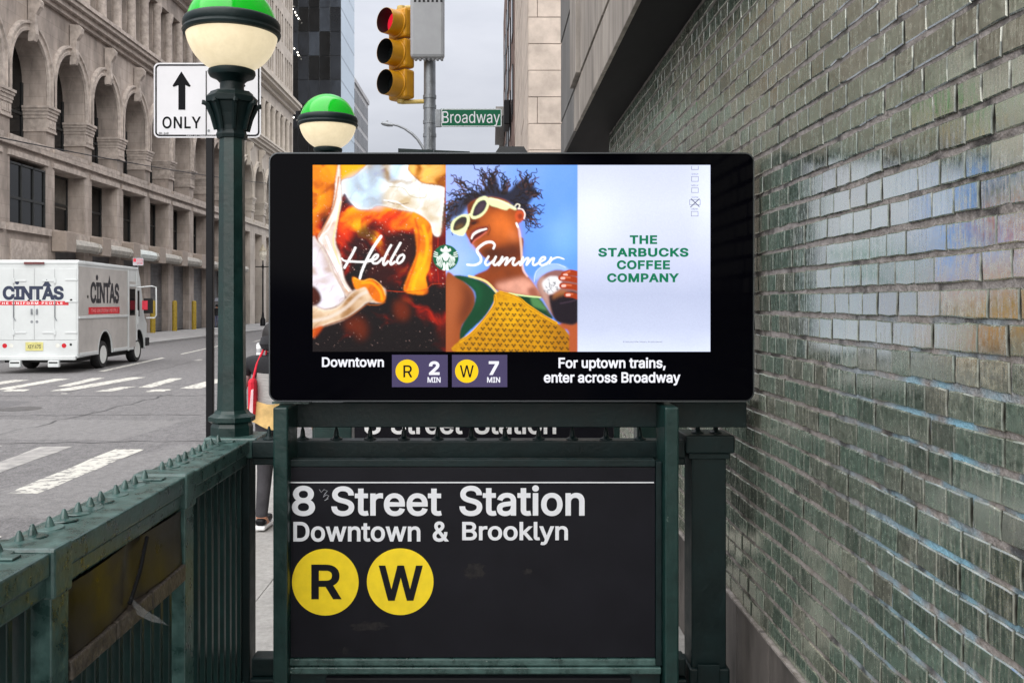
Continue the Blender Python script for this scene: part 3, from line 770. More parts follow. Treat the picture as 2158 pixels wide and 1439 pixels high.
GLAZE_IOR = 5.6
M_GLAZE = glaze_material()
# mortar: grey-beige, smeared with old pale blue paint near the street end and black grime
M_MORTAR = mat('mortar', (0.34, 0.31, 0.295, 1), 0.9, var=0.2, scale=30, bump=0.8, bscale=120, col2=(0.17, 0.15, 0.135, 1))
def mortar_paint(m):
    n = m.node_tree; L = n.links; b = n.nodes['Principled BSDF']; src = b.inputs['Base Color'].links[0].from_socket
    N = lambda t: n.nodes.new(t)
    g = N('ShaderNodeNewGeometry'); s = N('ShaderNodeSeparateXYZ'); L.new(g.outputs['Position'], s.inputs[0])
    nz = N('ShaderNodeTexNoise'); nz.inputs['Scale'].default_value = 5.5; nz.inputs['Detail'].default_value = 4; L.new(g.outputs['Position'], nz.inputs['Vector'])
    my = N('ShaderNodeMapRange'); my.inputs['From Min'].default_value = 2.95; my.inputs['From Max'].default_value = 2.2; L.new(s.outputs['Y'], my.inputs[0]); my.clamp = True
    mz = N('ShaderNodeMapRange'); mz.inputs['From Min'].default_value = 1.85; mz.inputs['From Max'].default_value = 1.55; L.new(s.outputs['Z'], mz.inputs[0]); mz.clamp = True
    a = N('ShaderNodeMath'); a.operation = 'MULTIPLY'; L.new(my.outputs[0], a.inputs[0]); L.new(mz.outputs[0], a.inputs[1])
    mn = N('ShaderNodeMapRange'); mn.inputs['From Min'].default_value = 0.42; mn.inputs['From Max'].default_value = 0.58; mn.clamp = True; L.new(nz.outputs['Fac'], mn.inputs[0])
    a2 = N('ShaderNodeMath'); a2.operation = 'MULTIPLY'; L.new(a.outputs[0], a2.inputs[0]); L.new(mn.outputs[0], a2.inputs[1])
    mx = N('ShaderNodeMix'); mx.data_type = 'RGBA'; mx.inputs[7].default_value = (0.22, 0.42, 0.53, 1); L.new(a2.outputs[0], mx.inputs[0]); L.new(src, mx.inputs[6])
    n2 = N('ShaderNodeTexNoise'); n2.inputs['Scale'].default_value = 9; n2.inputs['Detail'].default_value = 6; L.new(g.outputs['Position'], n2.inputs['Vector'])
    mg = N('ShaderNodeMapRange'); mg.inputs['From Min'].default_value = 0.55; mg.inputs['From Max'].default_value = 0.66; mg.inputs['To Max'].default_value = 0.85; mg.clamp = True; L.new(n2.outputs['Fac'], mg.inputs[0])
    m2 = N('ShaderNodeMix'); m2.data_type = 'RGBA'; m2.inputs[7].default_value = (0.03, 0.028, 0.027, 1); L.new(mg.outputs[0], m2.inputs[0]); L.new(mx.outputs[2], m2.inputs[6])
    L.new(m2.outputs[2], b.inputs['Base Color'])
mortar_paint(M_MORTAR)

rng = random.Random(11)
def brick_geo(y0, y1, z0, z1):
    ym, zm = (y0 + y1) / 2, (z0 + z1) / 2
    long = (y1 - y0) > 0.16
    ys = [0, .25, .5, .75, 1] if long else [0, .4, 1]
    out = []
    j = lambda s: rng.gauss(0, s)
    for t in ys: out.append((y0 + (y1 - y0) * t + (j(.0008) if 0 < t < 1 else j(.0012)), z0 + j(.0014)))
    out.append((y1 + j(.0008), zm))
    for t in reversed(ys): out.append((y0 + (y1 - y0) * t + (j(.0008) if 0 < t < 1 else j(.0012)), z1 + j(.0012)))
    out.append((y0 + j(.0008), zm))
    tx, tz, dx = j(0.011), j(0.015), j(0.0012)
    def xo(y, z, base): return W + base + dx + (y - ym) * tx + (z - zm) * tz
    n = len(out); vs = []
    for y, z in out: vs.append((W + 0.02, y, z))
    for y, z in out: vs.append((xo(y, z, 0.0035), y, z))
    for y, z in out:
        yy = ym + (y - ym) * (1 - 0.0065 / max(1e-6, (y1 - y0))); zz = zm + (z - zm) * (1 - 0.0065 / (z1 - z0))
        vs.append((xo(yy, zz, 0.0), yy, zz))
    fs = []
    for k in (0, 1):
        for i in range(n): q = (i + 1) % n; fs.append((k * n + i, (k + 1) * n + i, (k + 1) * n + q, k * n + q))
    fs.append(tuple(2 * n + i for i in range(n))[::-1])
    return vs, fs, n
def add_tone(me, tones):
    a = me.color_attributes.new('tone', 'FLOAT_COLOR', 'POINT')
    a.data.foreach_set('color', np.asarray(tones, dtype=np.float32).reshape(-1))
bricks = []
nz_c = int((SOFF - BBOT) / COURSE)
for i in range(nz_c + 1):
    z0 = BBOT + i * COURSE + 0.007; z1 = min(BBOT + (i + 1) * COURSE - 0.007, SOFF - 0.004)
    if z1 - z0 < 0.02: continue
    y = 0.6 - rng.uniform(0, HEAD)
    ph = rng.uniform(0, 6)
    while y < BEND:
        ln = HEAD * (1.85 if rng.random() < 0.13 else rng.uniform(0.9, 1.12))
        y1 = min(y + ln, BEND)
        if y1 - y > 0.03:
            wob = 0.0022 * math.sin(y * 2.3 + ph) + 0.0012 * math.sin(y * 7 + ph * 3)
            bricks.append((y + 0.0027, y1 - 0.0027, z0 + wob, z1 + wob))
        y = y1
def vis(b):
    d = (b[0] + b[1]) / 2; z = (b[2] + b[3]) / 2
    px = PX0 + W * F / d; py = PY0 - (z - CZ) * F / d
    return d if (px < 2200 and -20 < py < 1460) else 999
order = sorted(range(len(bricks)), key=lambda i: vis(bricks[i]))
single = set(order[:300])
sv, sf, stn = [], [], []
for i, b in enumerate(bricks):
    vs, fs, nring = brick_geo(*b)
    # tone drifts along the wall so that neighbours relate
    t = 0.42 + 0.9 * mnoise.noise(Vector((b[0] * 0.9, b[2] * 1.7, 3))) + rng.gauss(0, 0.19)
    t = min(1, max(0, t))
    eg = []
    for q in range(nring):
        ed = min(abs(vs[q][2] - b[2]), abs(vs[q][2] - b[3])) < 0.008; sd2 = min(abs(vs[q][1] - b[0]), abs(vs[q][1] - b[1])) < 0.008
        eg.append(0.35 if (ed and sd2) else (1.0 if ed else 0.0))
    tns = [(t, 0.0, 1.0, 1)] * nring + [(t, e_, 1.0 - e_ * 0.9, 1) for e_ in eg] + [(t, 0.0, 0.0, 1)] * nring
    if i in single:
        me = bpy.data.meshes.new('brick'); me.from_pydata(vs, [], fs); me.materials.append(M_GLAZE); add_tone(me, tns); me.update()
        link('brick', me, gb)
    else:
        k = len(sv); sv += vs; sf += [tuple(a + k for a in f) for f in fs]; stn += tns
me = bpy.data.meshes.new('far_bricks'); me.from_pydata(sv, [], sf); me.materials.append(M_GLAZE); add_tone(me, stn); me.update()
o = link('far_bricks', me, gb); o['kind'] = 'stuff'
# mortar sheet with a wobbling, lumpy surface
mb = MB(); ny, nzz = 300, 110
vs = []
for a in range(ny + 1):
    for c in range(nzz + 1):
        y = 0.3 + (BEND - 0.3) * (a / ny) ** 1.6; z = BBOT + (SOFF - BBOT) * c / nzz
        vs.append((W + 0.0058 + 0.0022 * mnoise.noise(Vector((0, y * 28, z * 34))) + 0.002 * mnoise.noise(Vector((4, y * 9, z * 60))), y, z))
mb.add(vs, [(a * (nzz + 1) + c, (a + 1) * (nzz + 1) + c, (a + 1) * (nzz + 1) + c + 1, a * (nzz + 1) + c + 1) for a in range(ny) for c in range(nzz)])
mb.build('mortar_bed', M_MORTAR, gb, True)
pbox('wall_core', M_MORTAR, gb, W + 0.03, W + 0.5, -3, BEND, BBOT, SOFF)
M_BASE = mat('grimy_stone_base', (0.13, 0.115, 0.105, 1), 0.75, var=0.35, scale=5, bump=0.3, bscale=30, dirt=0.45, stretch=(1, 1, 0.35))
for y0, y1 in ((-3.0, 1.2), (1.2, 2.35), (2.35, 3.5), (3.5, 3.95), (3.95, 5.2), (5.2, 6.6), (6.6, BEND)):
    pbox('base_slab', M_BASE, gb, W - 0.012, W + 0.4, y0 + 0.004, y1 - 0.004, 0.0, BBOT - 0.006, 0.006)
pbox('ledge', M_MORTAR, gb, W - 0.016, W + 0.3, -3, BEND, BBOT - 0.005, BBOT + 0.004)
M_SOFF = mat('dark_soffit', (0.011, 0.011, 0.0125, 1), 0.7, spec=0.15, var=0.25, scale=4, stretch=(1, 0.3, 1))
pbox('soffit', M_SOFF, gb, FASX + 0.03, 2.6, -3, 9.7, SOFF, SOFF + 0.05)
pbox('storefront', M_BLACKM, gb, 2.2, 2.6, BEND + 0.01, 9.7, 0, SOFF - 0.003)
pbox('return_wall', M_BLACKM, gb, W + 0.51, 2.6, BEND - 0.3, BEND, 0, SOFF - 0.003)
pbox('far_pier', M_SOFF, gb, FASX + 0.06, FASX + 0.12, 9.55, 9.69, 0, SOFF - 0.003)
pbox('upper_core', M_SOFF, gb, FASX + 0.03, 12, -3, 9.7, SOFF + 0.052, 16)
M_PANEL = mat('weathered_fascia_stone', (0.33, 0.295, 0.26, 1), 0.55, var=0.3, scale=3, dirt=0.3, stretch=(1, 2.2, 0.35))
M_PANELG = mat('grey_fascia_stone', (0.14, 0.138, 0.135, 1), 0.55, var=0.2, scale=3, dirt=0.2, stretch=(1, 2.2, 0.35))
zs = [SOFF - 0.003, 3.69, 4.52, 5.35, 6.2, 7.05, 7.9, 8.75]
ys = [9.73, 8.22, 7.62, 6.1, 4.6, 3.1, 1.6, 0.1]
for a in range(len(zs) - 1):
    for c in range(len(ys) - 1):
        o = pbox('fascia_panel', M_PANELG if c == 0 else M_PANEL, gb, FASX + random.uniform(-.004, .004) - (0.03 if c == 1 and a > 0 else 0), FASX + 0.03, ys[c + 1] + 0.012, ys[c] - 0.012, zs[a] + (0.014 if a else 0), zs[a + 1] - 0.014, 0.004)

# ------------------------------------------------------------------ side railing of the stair entrance (runs along X about -1.08)
RI, RO, RT = -1.0, -1.165, 1.235
sr = thing('side_railing', 'dark green iron stair railing with spiked cap and broken sign panel, kerb side', 'railing')
for y0, y1 in ((0.2, 1.2), (1.29, 2.1), (2.2, 3.02), (3.12, 3.83)):
    pbox('cap_rail', M_GREENW, sr, RO, RI, y0, y1, 1.18, RT, 0.006)
    pbox('rail_moulding', M_GREENW, sr, RO + 0.02, RI - 0.012, y0 - 0.02, y1 + 0.02, 1.13, 1.179, 0.008)
    pbox('cap_strip', M_GREENW, sr, RO + 0.012, RI - 0.05, y1 - 0.07, y1 - 0.03, RT + 0.0005, RT + 0.006, 0.002)
    pbox('bottom_rail', M_GREENW, sr, -1.09, -1.02, y0, y1, 0.16, 0.24, 0.006)
for y in (1.2, 2.1, 3.02):
    pbox('post', M_GREENW, sr, -1.1, RI, y + 0.005, y + 0.092, 0.0, 1.13, 0.004)
    pbox('collar', M_GREENW, sr, RO - 0.008, RI + 0.008, y + 0.002, y + 0.098, 1.125, RT + 0.008, 0.008)
pk = None
M_PICK = mat('picket_paint', rgb(12, 38, 36), 0.35, var=0.2, scale=14, bump=0.1, bscale=60)
for (y0, y1, zt) in ((1.3, 2.1, 1.13), (2.21, 3.01, 0.90), (3.13, 3.82, 1.13)):
    y = y0 + 0.03
    while y < y1 - 0.02:
        pbox('picket', M_PICK, sr, -1.075, -1.025, y, y + 0.024, 0.24, zt, 0.003); y += 0.0787
spk = MB().lathe([(0.036, 0), (0.034, 0.003), (0.022, 0.0045), (0.012, 0.006), (0.0105, 0.012), (0.0055, 0.027), (0.0032, 0.031), (0.0, 0.032)], (0, 0, 0), 12).mesh('spike', M_GREENW, True)
i = 0; y = 0.5
while y < 3.8:
    if min(abs(y - q - 0.05) for q in (1.2, 2.1, 3.02)) > 0.035 or i % 2:
        o = link('spike', spk, sr); o.location = (-1.112 + random.uniform(-.004, .004), y + random.uniform(-.01, .01), RT); o.rotation_euler = (random.uniform(-.08, .08), random.uniform(-.08, .08), random.random() * 6)
    y += 0.0795; i += 1
# broken sign panel between the second and third posts: glossy sheet reflecting the entrance sign
M_GLOSS = mat('scuffed_black_acrylic', rgb(44, 41, 38), 0.38, var=0.5, scale=9, bump=0.2, bscale=7, ior=1.32, rvar=0.12)
mb = MB(); ny = 24
for q in range(ny + 1):
    pass
vs = []
for q in range(ny + 1):
    t = q / ny; yy = 2.205 + 0.81 * t
    bulge = -0.010 * math.exp(-((t - 0.52) / 0.05) ** 2) + 0.004 * math.sin(t * 9)
    for zz, off in ((0.955, 0.004), (1.02, 0.0), (1.09, -0.002), (1.128, 0.0)):
        vs.append((-1.012 + bulge + off, yy, zz))
mb.add(vs, [(a * 4 + c, (a + 1) * 4 + c, (a + 1) * 4 + c + 1, a * 4 + c + 1) for a in range(ny) for c in range(3)])
o = mb.build('sign_panel', M_GLOSS, sr, True); o['label'] = 'scuffed glossy black panel reflecting yellow'
M_RAG = mat('rusty_channel', rgb(92, 84, 74), 0.5, col2=rgb(44, 40, 36), scale=40, bump=0.6, bscale=70)
pbox('panel_backing', M_BLACKM, sr, -1.08, -1.03, 2.2, 3.02, 0.91, 1.13)
for a, b_ in ((2.2, 2.46), (2.47, 2.72), (2.73, 3.02)):
    pbox('panel_channel', M_RAG, sr, -1.03, -0.995, a, b_, 0.9 + random.uniform(-.004, .004), 0.952, 0.005)
M_FILM = mat('clear_torn_film', rgb(175, 178, 180), 0.18, var=0.1, alpha=0.45)
mb = MB(); fs = []
ring = [(2.60, 0.965), (2.62, 0.95), (2.66, 0.93)]
vs = [(-1.0, 2.56, 0.99), (-1.0, 2.60, 0.93), (-0.965, 2.585, 0.945), (-0.96, 2.62, 0.9), (-0.935, 2.60, 0.92), (-0.93, 2.62, 0.895), (-0.915, 2.6, 0.9), (-0.912, 2.615, 0.89)]
mb.add(vs, [(0, 1, 3, 2), (2, 3, 5, 4), (4, 5, 7, 6)])
mb.build('torn_film', M_FILM, sr, True)
mb = MB().tube([(-1.004, 2.70, 1.12), (-0.995, 2.62, 1.04), (-1.0, 2.56, 0.97)], 0.006, 6)
mb.build('bent_rod', M_BLACKM, sr, True)

# ------------------------------------------------------------------ back railing with newel
br = thing('back_railing', 'dark green iron railing with spiked top rail running behind the station sign', 'railing')
YB = 3.80
pbox('top_rail', M_GREEND, br, -0.985, 0.80, YB, YB + 0.09, 1.165, 1.237, 0.006)
pbox('rail_moulding', M_GREEND, br, -0.985, 0.80, YB + 0.015, YB + 0.075, 1.135, 1.164, 0.005)
pbox('bottom_rail', M_GREEND, br, -0.985, 0.80, YB, YB + 0.09, 0.27, 0.345, 0.006)
pbox('bottom_rail', M_GREEND, br, -0.985, 0.80, YB - 0.03, YB + 0.11, 0.20, 0.268, 0.006)
spb = MB().lathe([(0.026, 0), (0.026, 0.004), (0.014, 0.010), (0.011, 0.016), (0.009, 0.034), (0.004, 0.052), (0.0, 0.056)], (0, 0, 0), 12).mesh('spike', M_GREEND, True)
for i in range(13):
    o = link('spike', spb, br); o.location = (gx(567 + i * 71, 3.845), 3.845, 1.237)
cp = MB().box(-1.175, -1.0, 3.83, 3.935, 0.0, 1.16, 0.006); cp.build('corner_post', M_GREEND, br)
pbox('corner_cap', M_GREENW, br, -1.19, -0.97, 3.825, 4.035, 1.16, 1.245, 0.008)
NX0, NX1 = gx(1457, YB), gx(1530, YB)
pbox('newel', M_GREEND, br, NX0, NX1, YB - 0.005, YB + 0.14, 0.0, 1.175, 0.006)
pbox('newel_foot', M_GREEND, br, NX0 - 0.012, NX1 + 0.012, YB - 0.02, YB + 0.155, 0.0, 0.31, 0.008)
pbox('newel_cap', M_GREEND, br, NX0 - 0.028, NX1 + 0.028, YB - 0.03, YB + 0.165, 1.19, 1.262, 0.006)
pbox('newel_cap', M_GREEND, br, NX0 - 0.014, NX1 + 0.012, YB - 0.018, YB + 0.15, 1.165, 1.189, 0.004)
pbox('newel_plate', M_GREEND, br, NX0 + 0.02, NX0 + 0.11, YB - 0.03, YB - 0.021, 0.12, 0.33, 0.003)
for px in (1470, 1508):
    o = link('spike', spb, br); o.location = (gx(px, 3.86), 3.86, 1.262)

# ------------------------------------------------------------------ station sign on two posts
ss = thing('station_sign', 'black station entrance sign with white lettering and two yellow route discs', 'sign')
YS = 3.609
sx0, sx1 = gx(609, YS), gx(1381, YS)
pbox('panel', M_BLACKSIGN, ss, sx0, sx1, YS, YS + 0.03, gz(1385, YS), gz(984, YS), 0.002)
pbox('frame', M_GREEND, ss, sx1 + 0.001, gx(1394, YS), YS - 0.012, YS + 0.05, gz(1400, YS), gz(972, YS), 0.003)
pbox('frame', M_GREEND, ss, sx0, sx1, YS - 0.004, YS + 0.05, gz(983, YS), gz(968, YS), 0.003)
pbox('frame', M_GREENW, ss, sx0, sx1, YS - 0.012, YS + 0.06, gz(1400, YS), gz(1386, YS), 0.003)
pbox('sill', M_GREENW, ss, sx0, sx1 + 0.02, YS - 0.02, YS + 0.08, gz(1416, YS), gz(1402, YS), 0.004)
pbox('sill', M_GREEND, ss, sx0, sx1 + 0.02, YS - 0.004, YS + 0.08, gz(1500, YS), gz(1417, YS), 0.004)
pbox('lower_panel', M_BLACKM, ss, gx(686, 3.57), gx(1330, 3.57), 3.57, 3.6, 0.0, gz(1429, 3.57), 0.003)
pbox('stripe', M_WHITE, ss, gx(613, YS), gx(1378, YS), YS - 0.0015, YS - 0.0003, gz(1017.5, YS), gz(1015, YS))
T = YS - 0.002
for body, a in (('8', (615, 664, 1023, 1087)), ('Street', (698, 931, 1024, 1087)), ('Station', (968, 1232, 1022, 1087)),
                ('Downtown', (618, 886, 1099, 1141)), ('&', (912, 946, 1098, 1141)), ('Brooklyn', (974, 1197, 1099, 1148))):
    ptext('lettering', body, M_WHITE, ss, *a, T, 0.018, 1.0)
for cx, cy, lt, bx in ((685.6, 1226, 'R', (656, 720, 1189, 1262)), (843.4, 1225, 'W', (798, 891, 1191, 1265))):
    o = disc('route_disc', M_YELLOW, ss, P(cx, cy, YS - 0.0018), 70.2 * YS / F, n=64)
    ptext('letter', lt, M_BLACKSIGN, ss, *bx, YS - 0.003, 0.02)
M_SCR = mat('scratched_paint', rgb(160, 162, 168), 0.6, var=0.3, scale=60)
def squiggle(name, pts, r, d, par, m):
    MB().tube([P(x, y, d) for x, y in pts], r, 5).build(name, m, par)
squiggle('scratch_mark', [(673, 1031), (677, 1037), (683, 1031), (690, 1034), (684, 1041), (681, 1047), (688, 1042), (693, 1044), (688, 1052), (684, 1054), (692, 1050)], 0.0013, YS - 0.001, ss, M_SCR)
M_SMUDGE = mat('dried_smudge', rgb(42, 40, 40), 0.7, col2=rgb(23, 23, 28), scale=55, spec=0.16)
def blot(cx, cy, rx, ry, seed):
    rr = random.Random(seed); n = 22
    MB().poly([P(cx + rx * math.cos(2 * math.pi * i / n) * rr.uniform(.6, 1.1), cy + ry * math.sin(2 * math.pi * i / n) * rr.uniform(.6, 1.1), YS - 0.0009) for i in range(n)]).build('smudge', M_SMUDGE, ss)
blot(1000, 1202, 26, 22, 1); blot(775, 1319, 46, 11, 2); blot(728, 1371, 7, 9, 3); blot(1112, 1204, 12, 7, 4)
for a, b_, nm in ((575, 606, 0), (1401, 1431, 1)):
    pbox('post', M_GREEN, ss, gx(a, 3.55), gx(b_, 3.55), 3.55, 3.735, 0.0, 1.403, 0.007)

# ------------------------------------------------------------------ lamps with green and milk-white globes
def globe_lamp(name, label, X, Y, dz, zfoot, grp):
    t = thing(name, label, 'lamp', (X, Y, 0), 0, grp)
    M_COL = M_GREEN
    oc = R(22.5)
    MB().lathe([(0.088, zfoot), (0.088, zfoot + 0.035), (0.082, zfoot + 0.05), (0.098, zfoot + 0.06), (0.098, zfoot + 0.078), (0.075, zfoot + 0.092), (0.068, zfoot + 0.105)], (0, 0, 0), 8, oc).build('base', M_COL, t)
    MB().lathe([(0.062, zfoot + 0.1), (0.058, zfoot + 0.3), (0.053, 2.40 + dz), (0.052, 2.505 + dz)], (0, 0, 0), 8, oc).build('column', M_COL, t)
    cap = MB().lathe([(0.062, 2.5 + dz), (0.066, 2.515 + dz), (0.06, 2.53 + dz), (0.062, 2.55 + dz), (0.075, 2.6 + dz), (0.092, 2.645 + dz), (0.105, 2.65 + dz), (0.108, 2.672 + dz), (0.09, 2.69 + dz), (0.088, 2.695 + dz)], (0, 0, 0), 8, oc).build('capital', M_GREEND, t)
    for i in range(8):
        a = math.pi / 4 * i + oc; c, s = math.cos(a), math.sin(a)
        MB().tube([(c * 0.066, s * 0.066, 2.535 + dz), (c * 0.08, s * 0.08, 2.59 + dz), (c * 0.1, s * 0.1, 2.64 + dz), (c * 0.117, s * 0.117, 2.645 + dz), (c * 0.116, s * 0.116, 2.655 + dz)], [0.009, 0.010, 0.012, 0.011, 0.006], 6).build('leaf_rib', M_GREEND, cap, True)
    MB().lathe([(0.058, 2.69 + dz), (0.05, 2.71 + dz), (0.05, 2.735 + dz), (0.066, 2.752 + dz), (0.092, 2.763 + dz), (0.098, 2.775 + dz), (0.097, 2.788 + dz), (0.08, 2.795 + dz)], (0, 0, 0), 32).build('collar', M_GREEND, t, True)
    zc, r = 2.968 + dz, 0.192
    MB().lathe([(r * math.cos(a), zc + r * math.sin(a)) for a in [R(q) for q in range(-66, -5, 4)]], (0, 0, 0), 48).build('milk_glass_bowl', M_MILK, t, True)
    MB().lathe([(0.188 * math.cos(R(q)), zc + 0.188 * math.sin(R(q))) for q in list(range(6, 90, 6)) + [90]], (0, 0, 0), 48).build('green_dome', M_DOME, t, True)
    MB().lathe([(0.186, zc - 0.034), (0.2, zc - 0.03), (0.204, zc - 0.018), (0.198, zc - 0.006), (0.203, zc + 0.004), (0.201, zc + 0.022), (0.195, zc + 0.032), (0.186, zc + 0.036)], (0, 0, 0), 48).build('band', M_GREEND, t, True)
    return t
M_MILK = mat('milk_glass', rgb(215, 200, 168), 0.3, var=0.07, dirt=0.12, scale=18, emit=rgb(245, 228, 192), estr=0.165, col2=rgb(196, 180, 146))
M_DOME = mat('green_glass_dome', rgb(4, 165, 28), 0.13, var=0.06, scale=3, emit=rgb(0, 190, 30), estr=0.06)
globe_lamp('globe_lamp', 'globe lamp on the column at the spiked railing corner beside the lane sign', -1.102, 3.935, 0.0, 1.245, 'green and white globe lamps')
globe_lamp('globe_lamp', 'globe lamp standing behind the digital display at the farther railing', -1.11, 6.29, 0.065, 1.3, 'green and white globe lamps')

# second railing beyond, with its own sign
fr = thing('far_railing', 'green railing with no spikes standing behind the near station sign', 'railing')
YF = 5.6
pbox('top_rail', M_GREEN, fr, -1.1, 0.98, YF + 0.02, YF + 0.1, 1.17, 1.24, 0.005)
pbox('corner_post', M_GREEN, fr, gx(664, YF), gx(742, YF), YF - 0.02, YF + 0.2, 0, 1.3, 0.006)
pbox('lamp_post_base', M_GREEN, fr, -1.2, -1.02, 6.2, 6.38, 0, 1.3, 0.006)
pbox('end_post', M_GREEN, fr, 0.88, 1.0, YF - 0.02, YF + 0.12, 0, 1.25, 0.006)
pbox('bottom_rail', M_GREEN, fr, -1.1, 0.98, YF + 0.02, YF + 0.1, 0.2, 0.28, 0.005)
pbox('side_rail', M_GREEN, fr, -1.15, -1.06, YF + 0.21, 6.19, 1.2, 1.28, 0.005)
fs_ = thing('far_station_sign', 'black station sign fixed to the farther railing, behind the near one', 'sign')
pbox('panel', M_BLACKSIGN, fs_, gx(748, YF), gx(1292, YF), YF - 0.02, YF + 0.015, 0.42, 1.16, 0.002)
pbox('frame', M_GREEN, fs_, gx(1293, YF), gx(1305, YF), YF - 0.03, YF + 0.015, 0.42, 1.16, 0.002)
M_WHITE2 = mat('bright_white_lettering', rgb(240, 240, 240), 0.4, var=0.02)
for body, a in (('8', (768, 802, 872, 915)), ('Street', (824, 975, 872, 915)), ('Station', (1000, 1172, 872, 915))):
    ptext('lettering', body, M_WHITE2, fs_, *a, YF - 0.022, 0.018)

# ------------------------------------------------------------------ street signs and signal
rs = thing('lane_sign', 'white rectangular lane sign with black upward arrow reading ONLY twice', 'traffic sign')
D = 7.9
M_SW = mat('sign_sheeting', rgb(216, 216, 220), 0.45, var=0.04, scale=3)
M_SB = mat('sign_black', rgb(12, 14, 18), 0.6, spec=0.1)
def rrect(x0, x1, z0, z1, r, y, n=6):
    pts = []
    for cx, cz, a0 in ((x1 - r, z1 - r, 0), (x0 + r, z1 - r, 90), (x0 + r, z0 + r, 180), (x1 - r, z0 + r, 270)):
        for i in range(n + 1): a = R(a0 + 90 * i / n); pts.append((cx + r * math.cos(a), y, cz + r * math.sin(a)))
    return pts
sq = lambda x, y: (180 + x / 4.798, y / 4.798)
x0, x1, z0, z1 = gx(324, D), gx(550, D), gz(290.7, D), gz(133, D)
MB().prism(rrect(x0, x1, z0, z1, 0.045, D), (0, 0.004, 0)).build('plate', M_SW, rs)
def ring(name, a, b_, y, m, par):
    n = len(a); MB().add([(p[0], y, p[2]) for p in a] + [(p[0], y, p[2]) for p in b_], [(i, (i + 1) % n, n + (i + 1) % n, n + i) for i in range(n)]).build(name, m, par)
e0, e1 = 3.2 * D / F, 6.4 * D / F
ring('border', rrect(x0 + e0, x1 - e0, z0 + e0, z1 - e0, 0.036, 0), rrect(x0 + e1, x1 - e1, z0 + e1, z1 - e1, 0.026, 0), D - 0.002, M_SB, rs)
for dx in (0, 555):
    pts = [(970, 725), (1065, 872), (1052, 882), (1010, 862), (1010, 1112), (940, 1112), (940, 862), (893, 882), (880, 870)]
    MB().poly([P(*sq(x + dx, y), D - 0.002) for x, y in pts]).build('arrow', M_SB, rs)
    a, b_ = sq(778 + dx - (15 if dx else 0), 1180), sq(1168 + dx - 15 * bool(dx), 1302)
    ptext('lettering', 'ONLY', M_SB, rs, a[0], b_[0], a[1], b_[1], D - 0.002, 0.016, 1.08)
ptext('small_print', 'SR-168', M_SB, rs, 334.5, 355, 279, 283.5, D - 0.002, 0.01)
ptext('small_print', 'DEPT OF TRANSPORTATION', M_SW, rs, 393, 470, 284.6, 287.6, D - 0.003, 0.0)
MB().box(gx(433.6, D), gx(435.6, D), D - 0.003, D - 0.0015, gz(286, D), gz(150, D)).build('divider', M_SB, rs)
pbox('pole', M_BLACKM, rs, gx(433, D), gx(448, D), D + 0.006, D + 0.06, -0.01, gz(140, D), 0.006)
for zz in (gz(150, D), gz(276, D)): disc('bolt', M_STEEL, rs, (gx(440, D), D - 0.004, zz), 0.012, n=12)

sp = thing('signal_pole', 'grey steel signal pole with a big grey box on top and clamp bands', 'pole')
D = 11.0
PXX = gx(905.5, D)
MB().lathe([(0.1, 0), (0.1, 0.25), (0.075, 0.3), (0.072, 3.9), (0.064, 6.5)], (PXX, D, 0), 20).build('shaft', M_STEEL, sp, True)
for py in (205, 226, 258, 286): MB().lathe([(0.079, -0.02), (0.079, 0.02)], (PXX, D, gz(py, D)), 20).build('clamp_band', M_STEEL, sp)
MB().box(PXX - 0.03, PXX + 0.0, D - 0.09, D - 0.07, gz(318, D), gz(270, D), 0.004).build('conduit_plate', M_STEEL, sp)
bx = MB().box(gx(868, D), gx(938, D), D - 0.24, D - 0.09, gz(121, D - .24), gz(-60, D), 0.035).build('equipment_box', M_GREYBOX, sp)
for i in range(7):
    xx = gx(876 + i * 9, D); MB().box(xx, xx + 0.03, D - 0.2, D - 0.12, gz(126, D - .2), gz(119, D - .2), 0.006).build('cooling_fin', M_GREYBOX, bx)
    MB().box(xx, xx + 0.026, D - 0.243, D - 0.2395, gz(5, D - .24), gz(0.5, D - .24)).build('vent_slot', M_BLACKM, bx)
ts = thing('traffic_signal', 'yellow three-lens traffic signal showing red, hung on the grey pole', 'traffic light')
M_TY = mat('signal_yellow', rgb(196, 138, 10), 0.4, var=0.08, scale=8, dirt=0.15)
M_TY2 = mat('signal_bracket', rgb(196, 170, 92), 0.45, var=0.1, scale=8)
M_VIS = mat('visor_inside_black', rgb(16, 17, 18), 0.6)
cx_, cy_ = gx(838, D), D + 0.0
fw = Vector((-0.68, -0.733, 0)).normalized(); sd_ = Vector((-fw.y, fw.x, 0)); up_ = Vector((0, 0, 1))
AX = Matrix((sd_, up_, fw)).transposed()     # local x = side, y = up, z = forward
